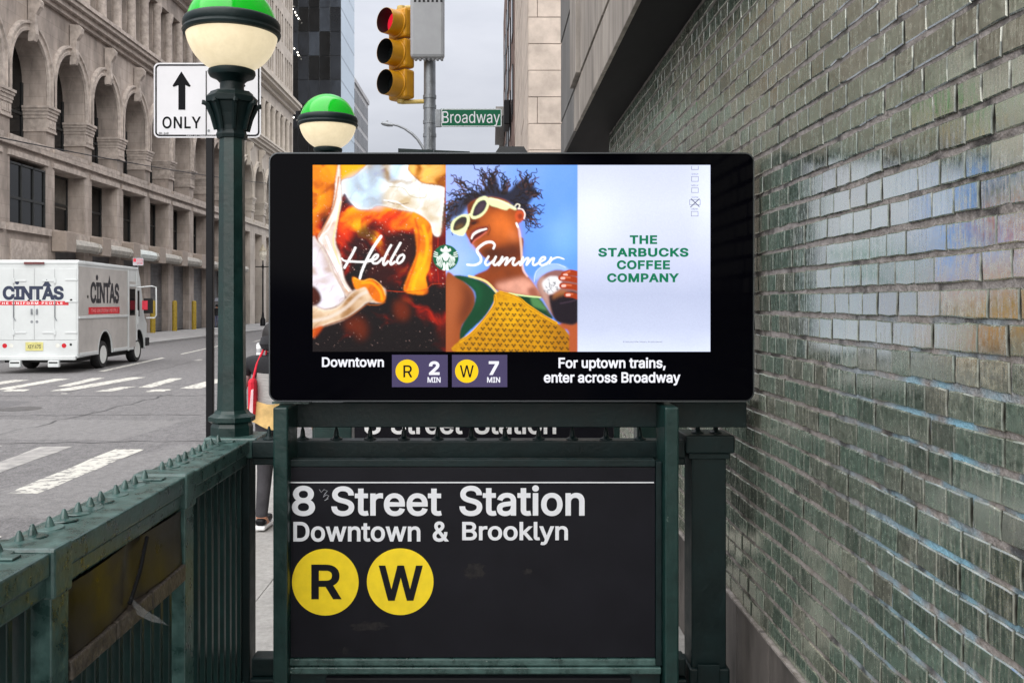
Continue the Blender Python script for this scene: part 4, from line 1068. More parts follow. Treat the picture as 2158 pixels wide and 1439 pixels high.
for i, (py, lens) in enumerate(((51, 'red'), (115, 'off'), (179, 'off'))):
    cz = gz(py, D); c = Vector((cx_, cy_, cz))
    hb = MB(); hb.box(-0.155, 0.155, -0.172, 0.172, -0.14, 0.02, 0.03)
    hb.v = [tuple(c + AX @ Vector(v)) for v in hb.v]; h = hb.build('housing', M_TY, ts)
    vb = MB(); vb.lathe([(0.165, 0.02), (0.165, 0.03), (0.15, 0.035), (0.148, 0.2), (0.1461, 0.2005), (0.146, 0.03)], c, 28, 0, AX)
    v2 = vb.build('visor', [M_TY], h, True)
    vi = MB(); vi.lathe([(0.1455, 0.03), (0.1435, 0.199), (0.1437, 0.1992), (0.1454, 0.0302)], c, 28, 0, AX); vi.build('visor_lining', M_VIS, h, True)
    lm = mat('red_lens_lit', rgb(150, 12, 30), 0.25, emit=(1, 0.02, 0.05, 1), estr=0.18) if lens == 'red' else mat('dark_lens', rgb(20, 24, 24), 0.15)
    MB().lathe([(0.15, 0.022), (0.148, 0.03), (0.1, 0.05), (0.05, 0.06), (0, 0.063)], c, 28, 0, AX).build('lens', lm, h, True)
c = Vector((cx_, cy_, 0)) - fw * 0.06
MB().tube([(c.x, c.y, gz(15, D)), (PXX - 0.02, D, gz(15, D))], 0.026, 10).build('bracket_arm', M_TY2, ts, True)
MB().tube([(c.x, c.y, gz(214, D)), (PXX - 0.02, D, gz(214, D))], 0.026, 10).build('bracket_arm', M_TY2, ts, True)
for py in (17, 211): MB().lathe([(0.05, -0.03), (0.055, 0), (0.05, 0.03)], (c.x, c.y, gz(py, D)), 14).build('bracket_hub', M_TY2, ts, True)

bs = thing('street_name_sign', 'green street name sign with white lettering fixed to the signal pole', 'street sign')
D = 10.9
M_SG = mat('street_sign_green', rgb(4, 92, 62), 0.5, var=0.05, spec=0.2)
pbox('plate', M_SG, bs, gx(929, D), gx(1057.5, D), D, D + 0.012, gz(267.5, D), gz(229.5, D), 0.002)
x0, x1, z0, z1 = gx(930, D), gx(1057, D), gz(267, D), gz(230, D)
ring('border', rrect(x0, x1, z0, z1, 0.012, 0), rrect(x0 + .008, x1 - .008, z0 + .008, z1 - .008, 0.008, 0), D - 0.002, M_WHITE, bs)
ptext('lettering', 'Broadway', M_WHITE, bs, 932, 1053.5, 235, 266.5, D - 0.003, 0.0)
pbox('bracket', M_STEEL, bs, gx(917, D), gx(929, D), D - 0.01, D + 0.03, gz(268, D), gz(231, D), 0.003)
lg = thing('dark_sign_board', 'plain dark green double board on the signal pole below the street name sign', 'sign')
MB().prism([P(839, 313, 10.6), P(913, 316.5, 10.6), P(913, 345, 10.6), P(839, 345, 10.6)], (0, 0.03, 0)).build('board', M_GREEND, lg)
MB().prism([P(915, 316.5, 10.62), P(990, 319.5, 10.62), P(990, 345, 10.62), P(915, 345, 10.62)], (0, 0.03, 0)).build('board', M_GREEND, lg)
pbox('bracket', M_STEEL, lg, gx(911, 10.8), gx(917, 10.8), 10.66, 10.93, gz(345, 10.8), gz(330, 10.8))
uc = thing('dark_cabinet', 'dark grey box with sloping top on a stem behind the display', 'cabinet')
D = 9.0
MB().prism([P(1045, 326, D), P(1045, 320, D), P(1053, 309, D), P(1104, 309, D), P(1111, 320, D), P(1111, 326, D)], (0, 0.3, 0)).build('sloped_cap', mat('dark_cabinet_paint', rgb(44, 47, 50), 0.45), uc)
pbox('body', mat('dark_cabinet_paint', rgb(44, 47, 50), 0.45), uc, gx(1049, D), gx(1107, D), D + 0.02, D + 0.28, gz(326, D) - 1.0, gz(326, D) - 0.003)
pbox('stem', M_BLACKM, uc, gx(1068, D), gx(1088, D), D + 0.1, D + 0.2, 0, gz(326, D) - 1.003)
cl = thing('cobra_street_light', 'tall street light with curved arm against the sky beside the signal pole', 'street lamp')
D = 30.0
xp = gx(904, D)
pbox('pole', M_STEEL, cl, xp - 0.05, xp + 0.05, D - 0.05, D + 0.05, -0.12, gz(330, D), 0.02)
pts = [(904, 332), (896, 322), (889, 308), (880, 294), (868, 282), (852, 271), (838, 265), (825, 262), (818, 261)]
MB().tube([P(x, y, D) for x, y in pts], [0.045] * 5 + [0.038] * 4, 8).build('arm', M_STEEL, cl, True)
MB().tube([P(828, 264, D), P(818, 262.5, D), P(808, 260.5, D), P(803, 260, D)], [0.05, 0.075, 0.07, 0.03], 8).build('lamp_head', M_STEEL, cl, True)
MB().lathe([(0.03, 0), (0.03, 0.09)], P(816, 260, D), 8).build('photocell', M_GREYBOX, cl)
dl = thing('delineator_post', 'white and grey banded flexible post standing in the road behind the pedestrian', 'post')
D = 19.5; X = gx(545, D)
MB().lathe([(0.1, -0.12), (0.1, -0.08), (0.045, -0.06), (0.045, 0.94), (0.03, 0.98), (0, 0.98)], (X, D, 0), 14).build('tube', mat('delineator_grey', rgb(165, 166, 168), 0.6), dl, True)
for z in (0.5, 0.72, 0.9):
    MB().lathe([(0.047, -0.05), (0.047, 0.05)], (X, D, z), 14).build('reflective_band', M_WHITE2, dl, True)

# ------------------------------------------------------------------ step van
VAN_L, VW, VH = 5.7, 2.36, 3.13
van = thing('step_van', 'white box delivery van with dark lettering and red stripe, driving away on the street', 'van', (0, 0, 0))
van.location = (-12.63, 25.6, -0.12); van.rotation_euler = (0, 0, R(2.2))
M_VW = mat('van_white_paint', rgb(194, 198, 198), 0.35, var=0.03, scale=2, dirt=0.14)
M_VG = mat('van_side_aluminium', rgb(176, 172, 168), 0.42, metal=0.0, var=0.07, scale=2.5, dirt=0.15)
M_NAVY = mat('logo_navy', rgb(22, 34, 62), 0.4)
M_NAVYD = mat('logo_black', rgb(34, 34, 40), 0.4)
M_LRED = mat('logo_red', rgb(196, 34, 44), 0.4)
M_RUB = mat('tyre_rubber', rgb(26, 26, 27), 0.8, var=0.2)
M_DK = mat('underbody_black', rgb(14, 14, 15), 0.7)
M_TAIL = mat('tail_lamp_red', rgb(190, 20, 36), 0.25)
hw = VW / 2; ZB = 0.42
# body: side profile with wheel arches cut out, extruded across
def side_profile():
    pts = [(0, ZB)]
    def archc(c, r):
        return [(c + r * math.cos(R(a)), ZB + 0.02 + (r * 1.28) * math.sin(R(a))) for a in range(180, -1, -15)]
    pts += archc(2.0, 0.52)
    pts += archc(4.95, 0.5)
    pts += [(5.55, ZB), (5.7, 0.6), (5.72, 1.25), (5.5, 1.45), (5.05, 2.75), (4.9, VH - 0.12), (4.75, VH - 0.02), (0.06, VH), (0.0, VH - 0.06)]
    return pts
pr = side_profile()
MB().prism([(-hw, y, z) for y, z in pr], (VW, 0, 0)).build('body', M_VW, van)
for c_, r_ in ((2.0, 0.512), (4.95, 0.492)):
    ap_ = [(c_ + r_ * math.cos(R(a)), ZB + 0.01 + r_ * 1.28 * math.sin(R(a))) for a in range(180, -1, -15)]; wm = MB()
    for (y0, z0), (y1, z1) in zip(ap_, ap_[1:]): wm.quad((-hw + 0.01, y0, z0), (hw - 0.012, y0, z0), (hw - 0.012, y1, z1), (-hw + 0.01, y1, z1))
    wm.build('wheel_well', M_DK, van)
pbox('chassis', M_DK, van, -hw + 0.25, hw - 0.25, 0.25, 5.4, 0.28, ZB + 0.35)
pbox('roof_edge', M_VW, van, -hw - 0.015, hw + 0.015, -0.012, 4.85, VH - 0.13, VH - 0.02, 0.03)
# side panels (kerb side, x = +hw)
sx = hw + 0.006
def side_panel(name, pts, m, off=0.006):
    MB().prism([(hw + 0.001, y, z) for y, z in pts], (off, 0, 0)).build(name, m, van)
low = [(0.05, ZB + 0.12), (1.42, ZB + 0.12)] + [(2.0 + 0.6 * math.cos(R(a)), ZB + 0.12 + 0.62 * math.sin(R(a))) for a in range(165, 14, -15)] + [(2.58, ZB + 0.12), (3.85, ZB + 0.12), (3.85, 1.5), (0.05, 1.5)]
side_panel('lower_side_panel', low, M_VG)
side_panel('upper_side_panel', [(0.05, 1.57), (3.85, 1.57), (3.85, VH - 0.17), (0.05, VH - 0.17)], M_VG)
side_panel('cab_door', [(3.98, ZB + 0.1), (4.62, ZB + 0.1), (4.62, VH - 0.5), (3.98, VH - 0.5)], M_VG)
side_panel('door_window', [(4.05, 1.55), (4.55, 1.55), (4.55, 2.4), (4.05, 2.4)], M_GLASSD, 0.012)
for y0, y1, z0, z1 in ((0.02, 3.87, 1.5, 1.57), (3.87, 3.97, ZB, VH - 0.14), (0.1, 1.38, ZB + 0.04, ZB + 0.13), (2.62, 3.86, ZB + 0.04, ZB + 0.13), (4.63, 4.72, ZB + 0.3, VH - 0.14), (3.98, 4.62, 2.46, 2.54)):
    pbox('trim_rail', M_VW, van, hw + 0.002, hw + 0.03, y0, y1, z0, z1, 0.008)
pbox('grab_handle', M_VW, van, hw + 0.03, hw + 0.07, 4.66, 4.7, 1.25, 1.7, 0.01)
MB().lathe([(0.05, 0), (0.05, 0.1), (0.14, 0.1)], (0, 0, 0), 8)
# lettering on the side, condensed
text('side_lettering', 'CINTAS', M_NAVYD, van, (hw + 0.012, 0.85, 1.93), (0, 2.25, 0), (0, 0, 0.62), 0.03, 0.97)
disc('lettering_dot', M_NAVYD, van, (hw + 0.012, 1.335, 2.68), 0.085, (1, 0, 0), 20)
MB().poly([(hw + 0.0125, 2.18, 2.5), (hw + 0.0125, 2.42, 2.5), (hw + 0.0125, 2.31, 2.78)]).build('lettering_peak', M_NAVYD, van)
pbox('side_stripe', M_LRED, van, hw + 0.008, hw + 0.011, 0.72, 3.15, 1.62, 1.82)
text('stripe_lettering', 'THE UNIFORM PEOPLE', mat('stripe_pink', rgb(225, 150, 150), 0.5), van, (hw + 0.013, 0.9, 1.67), (0, 2.1, 0), (0, 0, 0.1), 0.01, 1.1)
disc('marker_light', M_DK, van, (hw + 0.013, 0.66, 2.12), 0.05, (1, 0, 0), 12)
# rear face, y = 0
for k, (a, b_) in enumerate(((-hw + 0.04, -0.56), (-0.555, -0.003), (0.003, 0.555), (0.56, hw - 0.04))):
    pbox('rear_door', M_VW, van, a + 0.006, b_ - 0.006, -0.014, -0.001, 0.92, VH - 0.24, 0.004)
pbox('rear_sill', M_VW, van, -hw + 0.02, hw - 0.02, -0.012, -0.001, ZB + 0.03, 0.9, 0.004)
pbox('rear_bumper', M_VW, van, -hw + 0.03, hw - 0.03, -0.12, -0.013, ZB - 0.06, ZB + 0.06, 0.02)
for x in (-0.62, 0.42):
    s = pbox('step', M_VW, van, x, x + 0.3, -0.16, -0.02, ZB - 0.25, ZB - 0.065, 0.02)
    pbox('step_slot', M_DK, s, x + 0.03, x + 0.27, -0.163, -0.158, ZB - 0.14, ZB - 0.1)
for x in (-0.56, 0.56):
    for z in (1.12, 2.55):
        for sgn in (1,):
            hx0, hx1 = (x, x + 0.34) if x < 0 else (x - 0.34, x)
            pbox('hinge', M_VW, van, hx0, hx1, -0.03, -0.015, z - 0.02, z + 0.02, 0.006)
            pbox('hinge', M_VW, van, x - 0.03, x + 0.03, -0.035, -0.015, z - 0.07, z + 0.07, 0.008)
    MB().tube([(x, -0.03, 2.0), (x, -0.03, 1.55), (x + 0.05, -0.03, 1.45)], 0.012, 6).build('grab_bar', M_STEEL, van)
for z in (1.12, 1.98, 2.58): pbox('hinge', M_VW, van, hw - 0.34, hw - 0.02, -0.03, -0.015, z - 0.02, z + 0.02, 0.006)
for x in (-0.07, 0.07):
    pbox('latch', M_STEEL, van, x - 0.02, x + 0.02, -0.05, -0.015, 1.62, 1.78, 0.008)
    disc('lock', M_STEEL, van, (x, -0.016, 1.42), 0.04, n=14)
    disc('door_stop', M_DK, van, (x * 2.2, -0.016, 2.0), 0.035, n=12)
for x in (-1.02, 1.02):
    disc('tail_lamp', M_TAIL, van, (x * 0.79, -0.0145, 0.76), 0.065, n=24)
    disc('reverse_lamp', mat('lamp_clear', rgb(205, 205, 198), 0.2), van, (x * 0.62, -0.0145, 0.76), 0.06, n=24)
disc('bumper_stop', M_DK, van, (0.99, -0.0145, 0.79), 0.035, n=14)
disc('bumper_stop', M_DK, van, (1.0, -0.016, 2.02), 0.035, n=14)
pbox('brake_light', mat('brake_bar', rgb(96, 44, 44), 0.4), van, -0.27, 0.27, -0.05, -0.012, VH - 0.12, VH - 0.06)
pl = pbox('licence_plate', mat('plate_gold', rgb(196, 190, 120), 0.5), van, -0.24, 0.24, -0.026, -0.014, 0.62, 0.86, 0.005)
text('plate_number', 'XEY 47S', M_NAVYD, pl, (-0.18, -0.028, 0.68), (0.36, 0, 0), (0, 0, 0.11), 0.01)
text('rear_lettering', 'CINTAS', M_NAVY, van, (-0.86, -0.0155, 2.02), (1.66, 0, 0), (0, 0, 0.39), 0.04, 0.97)
disc('lettering_dot', M_NAVY, van, (-0.468, -0.0155, 2.505), 0.055, n=20)
MB().poly([(0.21, -0.0157, 2.40), (0.47, -0.0157, 2.40), (0.335, -0.0157, 2.6)]).build('lettering_peak', M_NAVY, van)
pbox('rear_stripe', M_LRED, van, -hw + 0.05, 0.93, -0.0165, -0.0145, 1.88, 1.99)
text('stripe_lettering', 'THE UNIFORM PEOPLE', M_WHITE2, van, (-0.98, -0.018, 1.905), (1.75, 0, 0), (0, 0, 0.06), 0.012, 1.3)
# wheels
for yw in (2.0, 4.95):
    for s in (-1, 1):
        AXW = Matrix(((0, 0, s), (0, 1, 0), (-s, 0, 0)))
        wob = bpy.data.objects.new('wheel', None); COL.objects.link(wob); wob.parent = van; wob.location = (s * (hw - 0.32), yw, 0.41)
        MB().lathe([(0.24, -0.0), (0.38, 0.0), (0.41, 0.05), (0.41, 0.2), (0.38, 0.26), (0.27, 0.265), (0.24, 0.24)], (0, 0, 0), 28, 0, AXW).build('tyre', M_RUB, wob, True)
        rim = MB().lathe([(0.0, 0.13), (0.07, 0.14), (0.08, 0.2), (0.12, 0.2), (0.14, 0.15), (0.22, 0.16), (0.245, 0.25), (0.27, 0.262)], (0, 0, 0), 28, 0, AXW)
        rim.build('rim', mat('painted_rim', rgb(196, 198, 196), 0.45, var=0.08, scale=6), wob, True)
# mirror on the kerb side
MB().tube([(hw, 4.75, 2.45), (hw + 0.42, 4.95, 2.5), (hw + 0.55, 4.97, 2.46), (hw + 0.56, 4.97, 1.55), (hw + 0.5, 4.97, 1.45), (hw + 0.25, 4.9, 1.45)], 0.025, 6).build('mirror_arm', M_VW, van, True)
pbox('mirror', M_DK, van, hw + 0.16, hw + 0.46, 4.9, 4.96, 1.6, 2.1, 0.02)
pbox('mirror_flag', mat('flag_red', rgb(214, 52, 72), 0.6), van, hw + 0.12, hw + 0.3, 4.885, 4.898, 1.72, 2.02)
pbox('windscreen_edge', M_GLASSD, van, hw - 0.02, hw + 0.006, 4.74, 4.98, 1.5, 2.35)
pbox('front_bumper', M_DK, van, -hw - 0.02, hw + 0.05, 5.55, 5.85, 0.5, 0.78, 0.03)

# ------------------------------------------------------------------ people
def skin(name, verts, edges, radii, root, sub=2):
    me = bpy.data.meshes.new(name); me.from_pydata(verts, edges, [])
    o = bpy.data.objects.new(name, me); COL.objects.link(o)
    md = o.modifiers.new('skin', 'SKIN'); md.use_smooth_shade = True
    sl = me.skin_vertices[0].data
    for i, r in enumerate(radii):
        sl[i].radius = r if isinstance(r, tuple) else (r, r); sl[i].use_root = (i == root)
    s2 = o.modifiers.new('sub', 'SUBSURF'); s2.levels = sub; s2.render_levels = sub
    dg = bpy.context.evaluated_depsgraph_get(); dg.update()
    m2 = bpy.data.meshes.new_from_object(o.evaluated_get(dg))
    bpy.data.objects.remove(o); m2.name = name
    m2.shade_smooth()
    return m2
def person(name, label, loc, rz, height, zones, pose=0.12, hairm=None, wide=1.0):
    """zones: function(co)->material index; mats list"""
    mats, fz = zones; s = height / 1.70
    st = pose
    V_ = [(0, 0, .93), (0, 0, 1.06), (0, -.005, 1.2), (0, 0, 1.34), (0, 0, 1.43), (0, 0.012, 1.50), (0, 0.02, 1.58), (0, 0.015, 1.66),
          (.10, 0, .88), (.105, st * .5, .48), (.105, st * .25 - .02, .09), (.11, st * .25 + .12, .03),
          (-.10, 0, .88), (-.105, -st * .2, .48), (-.105, -st - .02, .10), (-.11, -st + .12, .035),
          (.18, 0, 1.385), (.235, -.03, 1.12), (.245, .07, .88), (.245, .10, .78),
          (-.18, 0, 1.385), (-.235, -.03, 1.12), (-.245, .07, .88), (-.245, .10, .78)]
    E_ = [(0, 1), (1, 2), (2, 3), (3, 4), (4, 5), (5, 6), (6, 7), (0, 8), (8, 9), (9, 10), (10, 11), (0, 12), (12, 13), (13, 14), (14, 15),
          (3, 16), (16, 17), (17, 18), (18, 19), (3, 20), (20, 21), (21, 22), (22, 23)]
    R_ = [(.155, .12), (.14, .105), (.155, .115), (.15, .11), (.06, .06), (.06, .065), (.085, .1), (.07, .085), (.09, .095), (.058, .06), (.042, .045), (.045, .035),
          (.09, .095), (.058, .06), (.042, .045), (.045, .035), (.062, .062), (.05, .05), (.038, .038), (.035, .03), (.062, .062), (.05, .05), (.038, .038), (.035, .03)]
    me = skin(name, [(v[0] * s * (wide if v[2] > 0.9 or abs(v[0]) > .15 else (0.8 if wide > 1 else 1)), v[1] * s, v[2] * s) for v in V_], E_, [(a * s * (1 + (wide - 1) * (.8 if i not in (9, 10, 11, 13, 14, 15) else .3)), b * s * (1 + (wide - 1) * .5)) for i, (a, b) in enumerate(R_)], 0)
    for m in mats: me.materials.append(m)
    for p in me.polygons: p.material_index = fz(p.center / s)
    t = thing(name, label, 'person', loc, rz)
    link('body', me, t)
    if hairm:
        MB().lathe([(0.11 * math.cos(R(a)) * s, (1.61 + 0.125 * math.sin(R(a))) * s) for a in range(-35, 91, 12)], (0, -0.005, 0), 20).build('hair', hairm, t, True)
    # shoes
    for x, y, z in ((.105 * (.8 if wide > 1 else 1), st * .25, .0), (-.105 * (.8 if wide > 1 else 1), -st, .012)):
        MB().box((x - .045) * s, (x + .045) * s, (y - .07) * s, (y + .2) * s, z, z + .035 * s, .012).build('shoe_sole', M_WHITE2, t)
        MB().box((x - .04) * s, (x + .04) * s, (y - .065) * s, (y + .18) * s, z + .036 * s, z + .095 * s, .02).build('shoe', M_BLACKM, t)
    return t
M_SKIN = mat('skin', rgb(196, 140, 112), 0.55, var=0.06)
M_KNIT = mat('grey_knit', rgb(172, 170, 168), 0.9, var=0.1, scale=18, bump=0.5, bscale=40, stretch=(0.4, 0.4, 4))
M_BLKC = mat('black_cloth', rgb(34, 34, 38), 0.9, var=0.2, scale=10, bump=0.3, bscale=20)
M_LEG = mat('charcoal_leggings', rgb(54, 52, 56), 0.85, var=0.2, scale=10, bump=0.3, bscale=25)
M_TAN = mat('tan_cloth', rgb(206, 172, 112), 0.85, var=0.2, scale=9, bump=0.5, bscale=14)
def zone_w(c):
    if abs(c.x) > .26 and c.z < 1.42: return 3 if c.z < .86 else 1
    if c.z > 1.47: return 3
    if c.z > 1.28: return 1
    if c.z > 1.02: return 0
    if c.z > 0.11: return 2
    return 3
w = person('person', 'pedestrian in grey and black top with tan garment tied round the waist, walking away', (-1.735, 7.45, 0.0), R(-4), 1.63, ([M_KNIT, M_BLKC, M_LEG, M_SKIN], zone_w), 0.10, mat('dark_hair', rgb(26, 22, 22), 0.6), 1.32)
# garment knotted at the hips
mb = MB(); n = 30
prof = [(1.045, 1.0), (1.0, 1.06), (0.95, 1.10), (0.90, 1.14)]
vs = []
for z, k in prof:
    for i in range(n):
        a = 2 * math.pi * i / n
        zz = z - (0.10 * max(0, -math.sin(a)) * (0.5 + 0.5 * math.cos(a)) if z < 0.93 else 0) + 0.012 * math.sin(a * 5)
        vs.append((0.215 * k * math.cos(a), 0.142 * k * math.sin(a), zz - 0.03))
mb.add(vs, [(j * n + i, j * n + (i + 1) % n, (j + 1) * n + (i + 1) % n, (j + 1) * n + i) for j in range(3) for i in range(n)])
mb.build('tied_garment', M_TAN, w, True)
MB().lathe([(0.05, 1.42), (0.1, 1.44), (0.12, 1.48), (0.105, 1.53), (0.08, 1.55)], (0, -0.03, 0), 18).build('hood', M_BLKC, w, True)
tb = thing('tote_bag', 'red tote bag with pale print hanging from the shoulder of the pedestrian', 'bag', (-1.735, 7.45, 0))
M_RED = mat('red_canvas', rgb(214, 26, 52), 0.7, var=0.12, scale=9, bump=0.3, bscale=20)
bx_ = gx(524, 7.3) + 1.735
m_ = MB(); m_.box(bx_ - 0.01, bx_ + 0.05, -0.16, 0.12, 0.90, 1.21, 0.03); m_.build('bag_body', M_RED, tb)
MB().poly([(bx_ + 0.005, -0.1615, 0.93), (bx_ + 0.035, -0.1615, 0.92), (bx_ + 0.04, -0.1615, 1.13), (bx_ + 0.022, -0.1615, 1.12)]).build('print', mat('pale_print', rgb(236, 200, 205), 0.7), tb)
MB().tube([(bx_ + 0.02, -0.1, 1.19), (bx_ + 0.05, -0.09, 1.32), (bx_ + 0.09, -0.04, 1.43), (bx_ + 0.1, 0.03, 1.44), (bx_ + 0.07, 0.1, 1.3), (bx_ + 0.02, 0.08, 1.19)], 0.010, 8).build('strap', M_RED, tb, True)
def zone_f(c):
    if c.z > 1.47 or (abs(c.x) > .2 and c.z < .86): return 1
    return 0 if c.z > 0.9 else 2
X = -20.2; Y = dat(457, X)
person('person', 'distant pedestrian in dark top and blue-grey trousers standing by the shutters', (X, Y, 0), R(150), 1.72, ([M_BLKC, M_SKIN, mat('blue_grey_trousers', rgb(88, 92, 116), 0.8)], zone_f), 0.05, mat('dark_hair', rgb(26, 22, 22), 0.6))
um = thing('umbrella', 'small dark grey umbrella held over the distant pedestrian', 'umbrella', (X, Y, 0))
MB().lathe([(0.62, 1.98), (0.5, 2.08), (0.3, 2.17), (0.02, 2.22), (0, 2.24)], (-0.0, 0, 0), 16).build('canopy', mat('umbrella_grey', rgb(92, 94, 102), 0.7), um, True)
MB().tube([(0.24, 0.12, 0.8), (0.1, 0.05, 2.2)], 0.012, 6).build('shaft', M_STEEL, um)

# ------------------------------------------------------------------ digital display
ds = thing('digital_display', 'wide black digital display with bright advert above the train arrival times', 'display screen')
YD = 3.62
dx0, dx1, dz0, dz1 = gx(567, YD), gx(1589, YD), gz(846, YD), gz(322, YD)
A = rrect(dx0, dx1, dz0, dz1, 0.038, 0, 8); fw_ = 0.005
B = rrect(dx0 + fw_, dx1 - fw_, dz0 + fw_, dz1 - fw_, 0.032, 0, 8)
n = len(A)
mb = MB()
vs = [(p[0], YD - 0.006, p[2]) for p in A] + [(p[0], YD - 0.006, p[2]) for p in B] + [(p[0], YD + 0.004, p[2]) for p in B] + [(p[0], YD + 0.1, p[2]) for p in A]
fsx = []
for i in range(n):
    q = (i + 1) % n
    fsx += [(i, q, n + q, n + i), (n + i, n + q, 2 * n + q, 2 * n + i), (i, q, 3 * n + q, 3 * n + i)]
mb.add(vs, fsx); mb.build('bezel_frame', M_CHROME, ds, True)
M_BEZ = mat('screen_glass_black', rgb(3, 3, 7), 0.09, var=0.0, ior=1.45, spec=0.035)
MB().poly([(p[0], YD, p[2]) for p in B]).build('screen_glass', M_BEZ, ds)
MB().prism([(p[0], YD + 0.0995, p[2]) for p in A], (0, 0.02, 0)).build('back_cover', M_BLACKM, ds)
pbox('support_beam', M_GREEND, ds, gx(583, 3.70), gx(1580, 3.70), 3.742, 3.86, 1.300, 1.402, 0.004)
pbox('support_plate', M_GREENW, ds, gx(573, 3.66), gx(650, 3.66), 3.66, 3.74, 1.404, 1.4115)
MB().box(-0.6, 0.7, YD + 0.121, YD + 0.16, 1.404, 1.9).build('mount', M_BLACKM, ds)

def emis(name, col, s):
    m = bpy.data.materials.new(name); m.use_nodes = True; b = m.node_tree.nodes['Principled BSDF']
    b.inputs['Base Color'].default_value = (0.01, 0.01, 0.01, 1); b.inputs['Roughness'].default_value = 0.25
    b.inputs['Emission Color'].default_value = col; b.inputs['Emission Strength'].default_value = s * 0.285; b.inputs['Specular IOR Level'].default_value = 0.08
    return m
E_WHITE = emis('screen_white', rgb(238, 238, 246), 1.0)
E_YEL = emis('screen_yellow', rgb(250, 205, 12), 1.0)
E_PUR = emis('screen_violet_tile', rgb(70, 62, 98), 1.0)
E_BLK = emis('screen_black', (0, 0, 0, 1), 0.0)
E_GRN = emis('screen_green_print', rgb(0, 118, 82), 1.0)
E_GRY = emis('screen_grey_print', rgb(96, 98, 120), 1.0)
T1, T2, T3 = YD - 0.0012, YD - 0.0018, YD - 0.0024
def sq_(name, m, x0, x1, y0, y1, d):
    return MB().quad(P(x0, y1, d), P(x1, y1, d), P(x1, y0, d), P(x0, y0, d)).build(name, m, ds)
ptext('lettering', 'Downtown', E_WHITE, ds, 678.5, 809, 752.5, 773.5, T2, 0.022)
for x0, x1, cx, lt, lb, nm, nb, mb_ in ((826, 943.5, 858, 'R', (850, 869, 769.5, 795), '2', (904, 926.5, 761, 790), (901, 928.5, 794.5, 806)),
                                       (952.5, 1069, 983.5, 'W', (969, 998.5, 769.5, 795), '7', (1030, 1051.5, 761, 790), (1026.5, 1054, 794.5, 806))):
    sq_('arrival_tile', E_PUR, x0, x1, 747.5, 815.5, T1)
    disc('route_disc', E_YEL, ds, P(cx, 782, T2), 24.5 * YD / F)
    ptext('letter', lt, E_BLK, ds, *lb, T3, 0.008)
    ptext('minutes', nm, E_WHITE, ds, *nb, T3, 0.03)
    ptext('lettering', 'MIN', E_WHITE, ds, *mb_, T3, 0.02)
ptext('lettering', 'For uptown trains,', E_WHITE, ds, 1177, 1403, 753, 781, T2, 0.022)
ptext('lettering', 'enter across Broadway', E_WHITE, ds, 1146, 1434, 784, 812, T2, 0.022)
for body, a in (('THE', (1327, 1385, 496, 514.5)), ('STARBUCKS', (1260.5, 1451, 522.5, 541.5)), ('COFFEE', (1300, 1412, 548.5, 568)), ('COMPANY', (1279.5, 1431, 576, 595))):
    ptext('advert_lettering', body, E_GRN, ds, *a, T2, 0.036, 1.08)
ptext('small_print', '© Starbucks Coffee Company. All rights reserved.', E_GRY, ds, 1313, 1396, 718.5, 722.5, T2, 0.0)
for (x0, x1, y0, y1, lb) in ((1457, 1472, 350, 358, None), (1457, 1472, 372, 383, 'SYRUP'), (1457, 1472, 396, 406.5, 'MILK'), (1453, 1476, 421, 432, 'CUSTOM'), (1456.5, 1471.5, 445.5, 456, 'DRINK')):
    w_ = 0.8
    for a in ((x0, x1, y1 - w_, y1), (x0, x0 + w_, y0, y1), (x1 - w_, x1, y0, y1)) + (((x0, x1, y0, y0 + w_),) if lb else ()): sq_('tick_box_line', E_GRY, *a, T2)
    if lb: ptext('tick_box_caption', lb, E_GRY, ds, (x0 + x1) / 2 - 7, (x0 + x1) / 2 + 7, y0 - 6.5, y0 - 3, T2, 0.0)
for a, b_ in (((1456, 419), (1474, 436)), ((1474, 419), (1455, 437))):
    MB().tube([P(*a, T2), P(*b_, T2)], 0.0018, 5).build('tick_cross', E_GRY, ds)

# ---- the advert picture, painted as colours on a fine grid of the lit panel
OX, OY, CW, CH = 659, 348, 838, 393
can = np.zeros((CH, CW, 3)); yy, xx = np.mgrid[0:CH, 0:CW]; PXG = xx + OX + 0.5; PYG = yy + OY + 0.5
nr = np.random.RandomState(5)
def cl_(c): return np.array([s2l(v) for v in c])
def gblur(a, s):
    if s <= 0.3: return a
    r = int(3 * s) + 1; k = np.exp(-0.5 * (np.arange(-r, r + 1) / s) ** 2); k /= k.sum()
    a = np.pad(a, ((r, r), (0, 0)), mode='edge'); a = sum(k[i] * a[i:a.shape[0] - 2 * r + i] for i in range(2 * r + 1))
    a = np.pad(a, ((0, 0), (r, r)), mode='edge'); return sum(k[i] * a[:, i:a.shape[1] - 2 * r + i] for i in range(2 * r + 1))
def vnoise(cx, cy, X, Y, seed):
    rs_ = np.random.RandomState(seed); g = rs_.rand(64, 64)
    u, v = X / cx, Y / cy; i, j = np.floor(u).astype(int), np.floor(v).astype(int); fu, fv = u - i, v - j
    fu = fu * fu * (3 - 2 * fu); fv = fv * fv * (3 - 2 * fv)
    G = lambda a, b: g[a % 64, b % 64]
    return (G(i, j) * (1 - fu) + G(i + 1, j) * fu) * (1 - fv) + (G(i, j + 1) * (1 - fu) + G(i + 1, j + 1) * fu) * fv
def fbm(c, X, Y, seed, o=4, asp=1.0):
    r = 0; a = 0.5
    for k in range(o): r = r + a * vnoise(c / 2 ** k, c * asp / 2 ** k, X, Y, seed + k); a /= 2
    return r / (1 - 0.5 ** o)
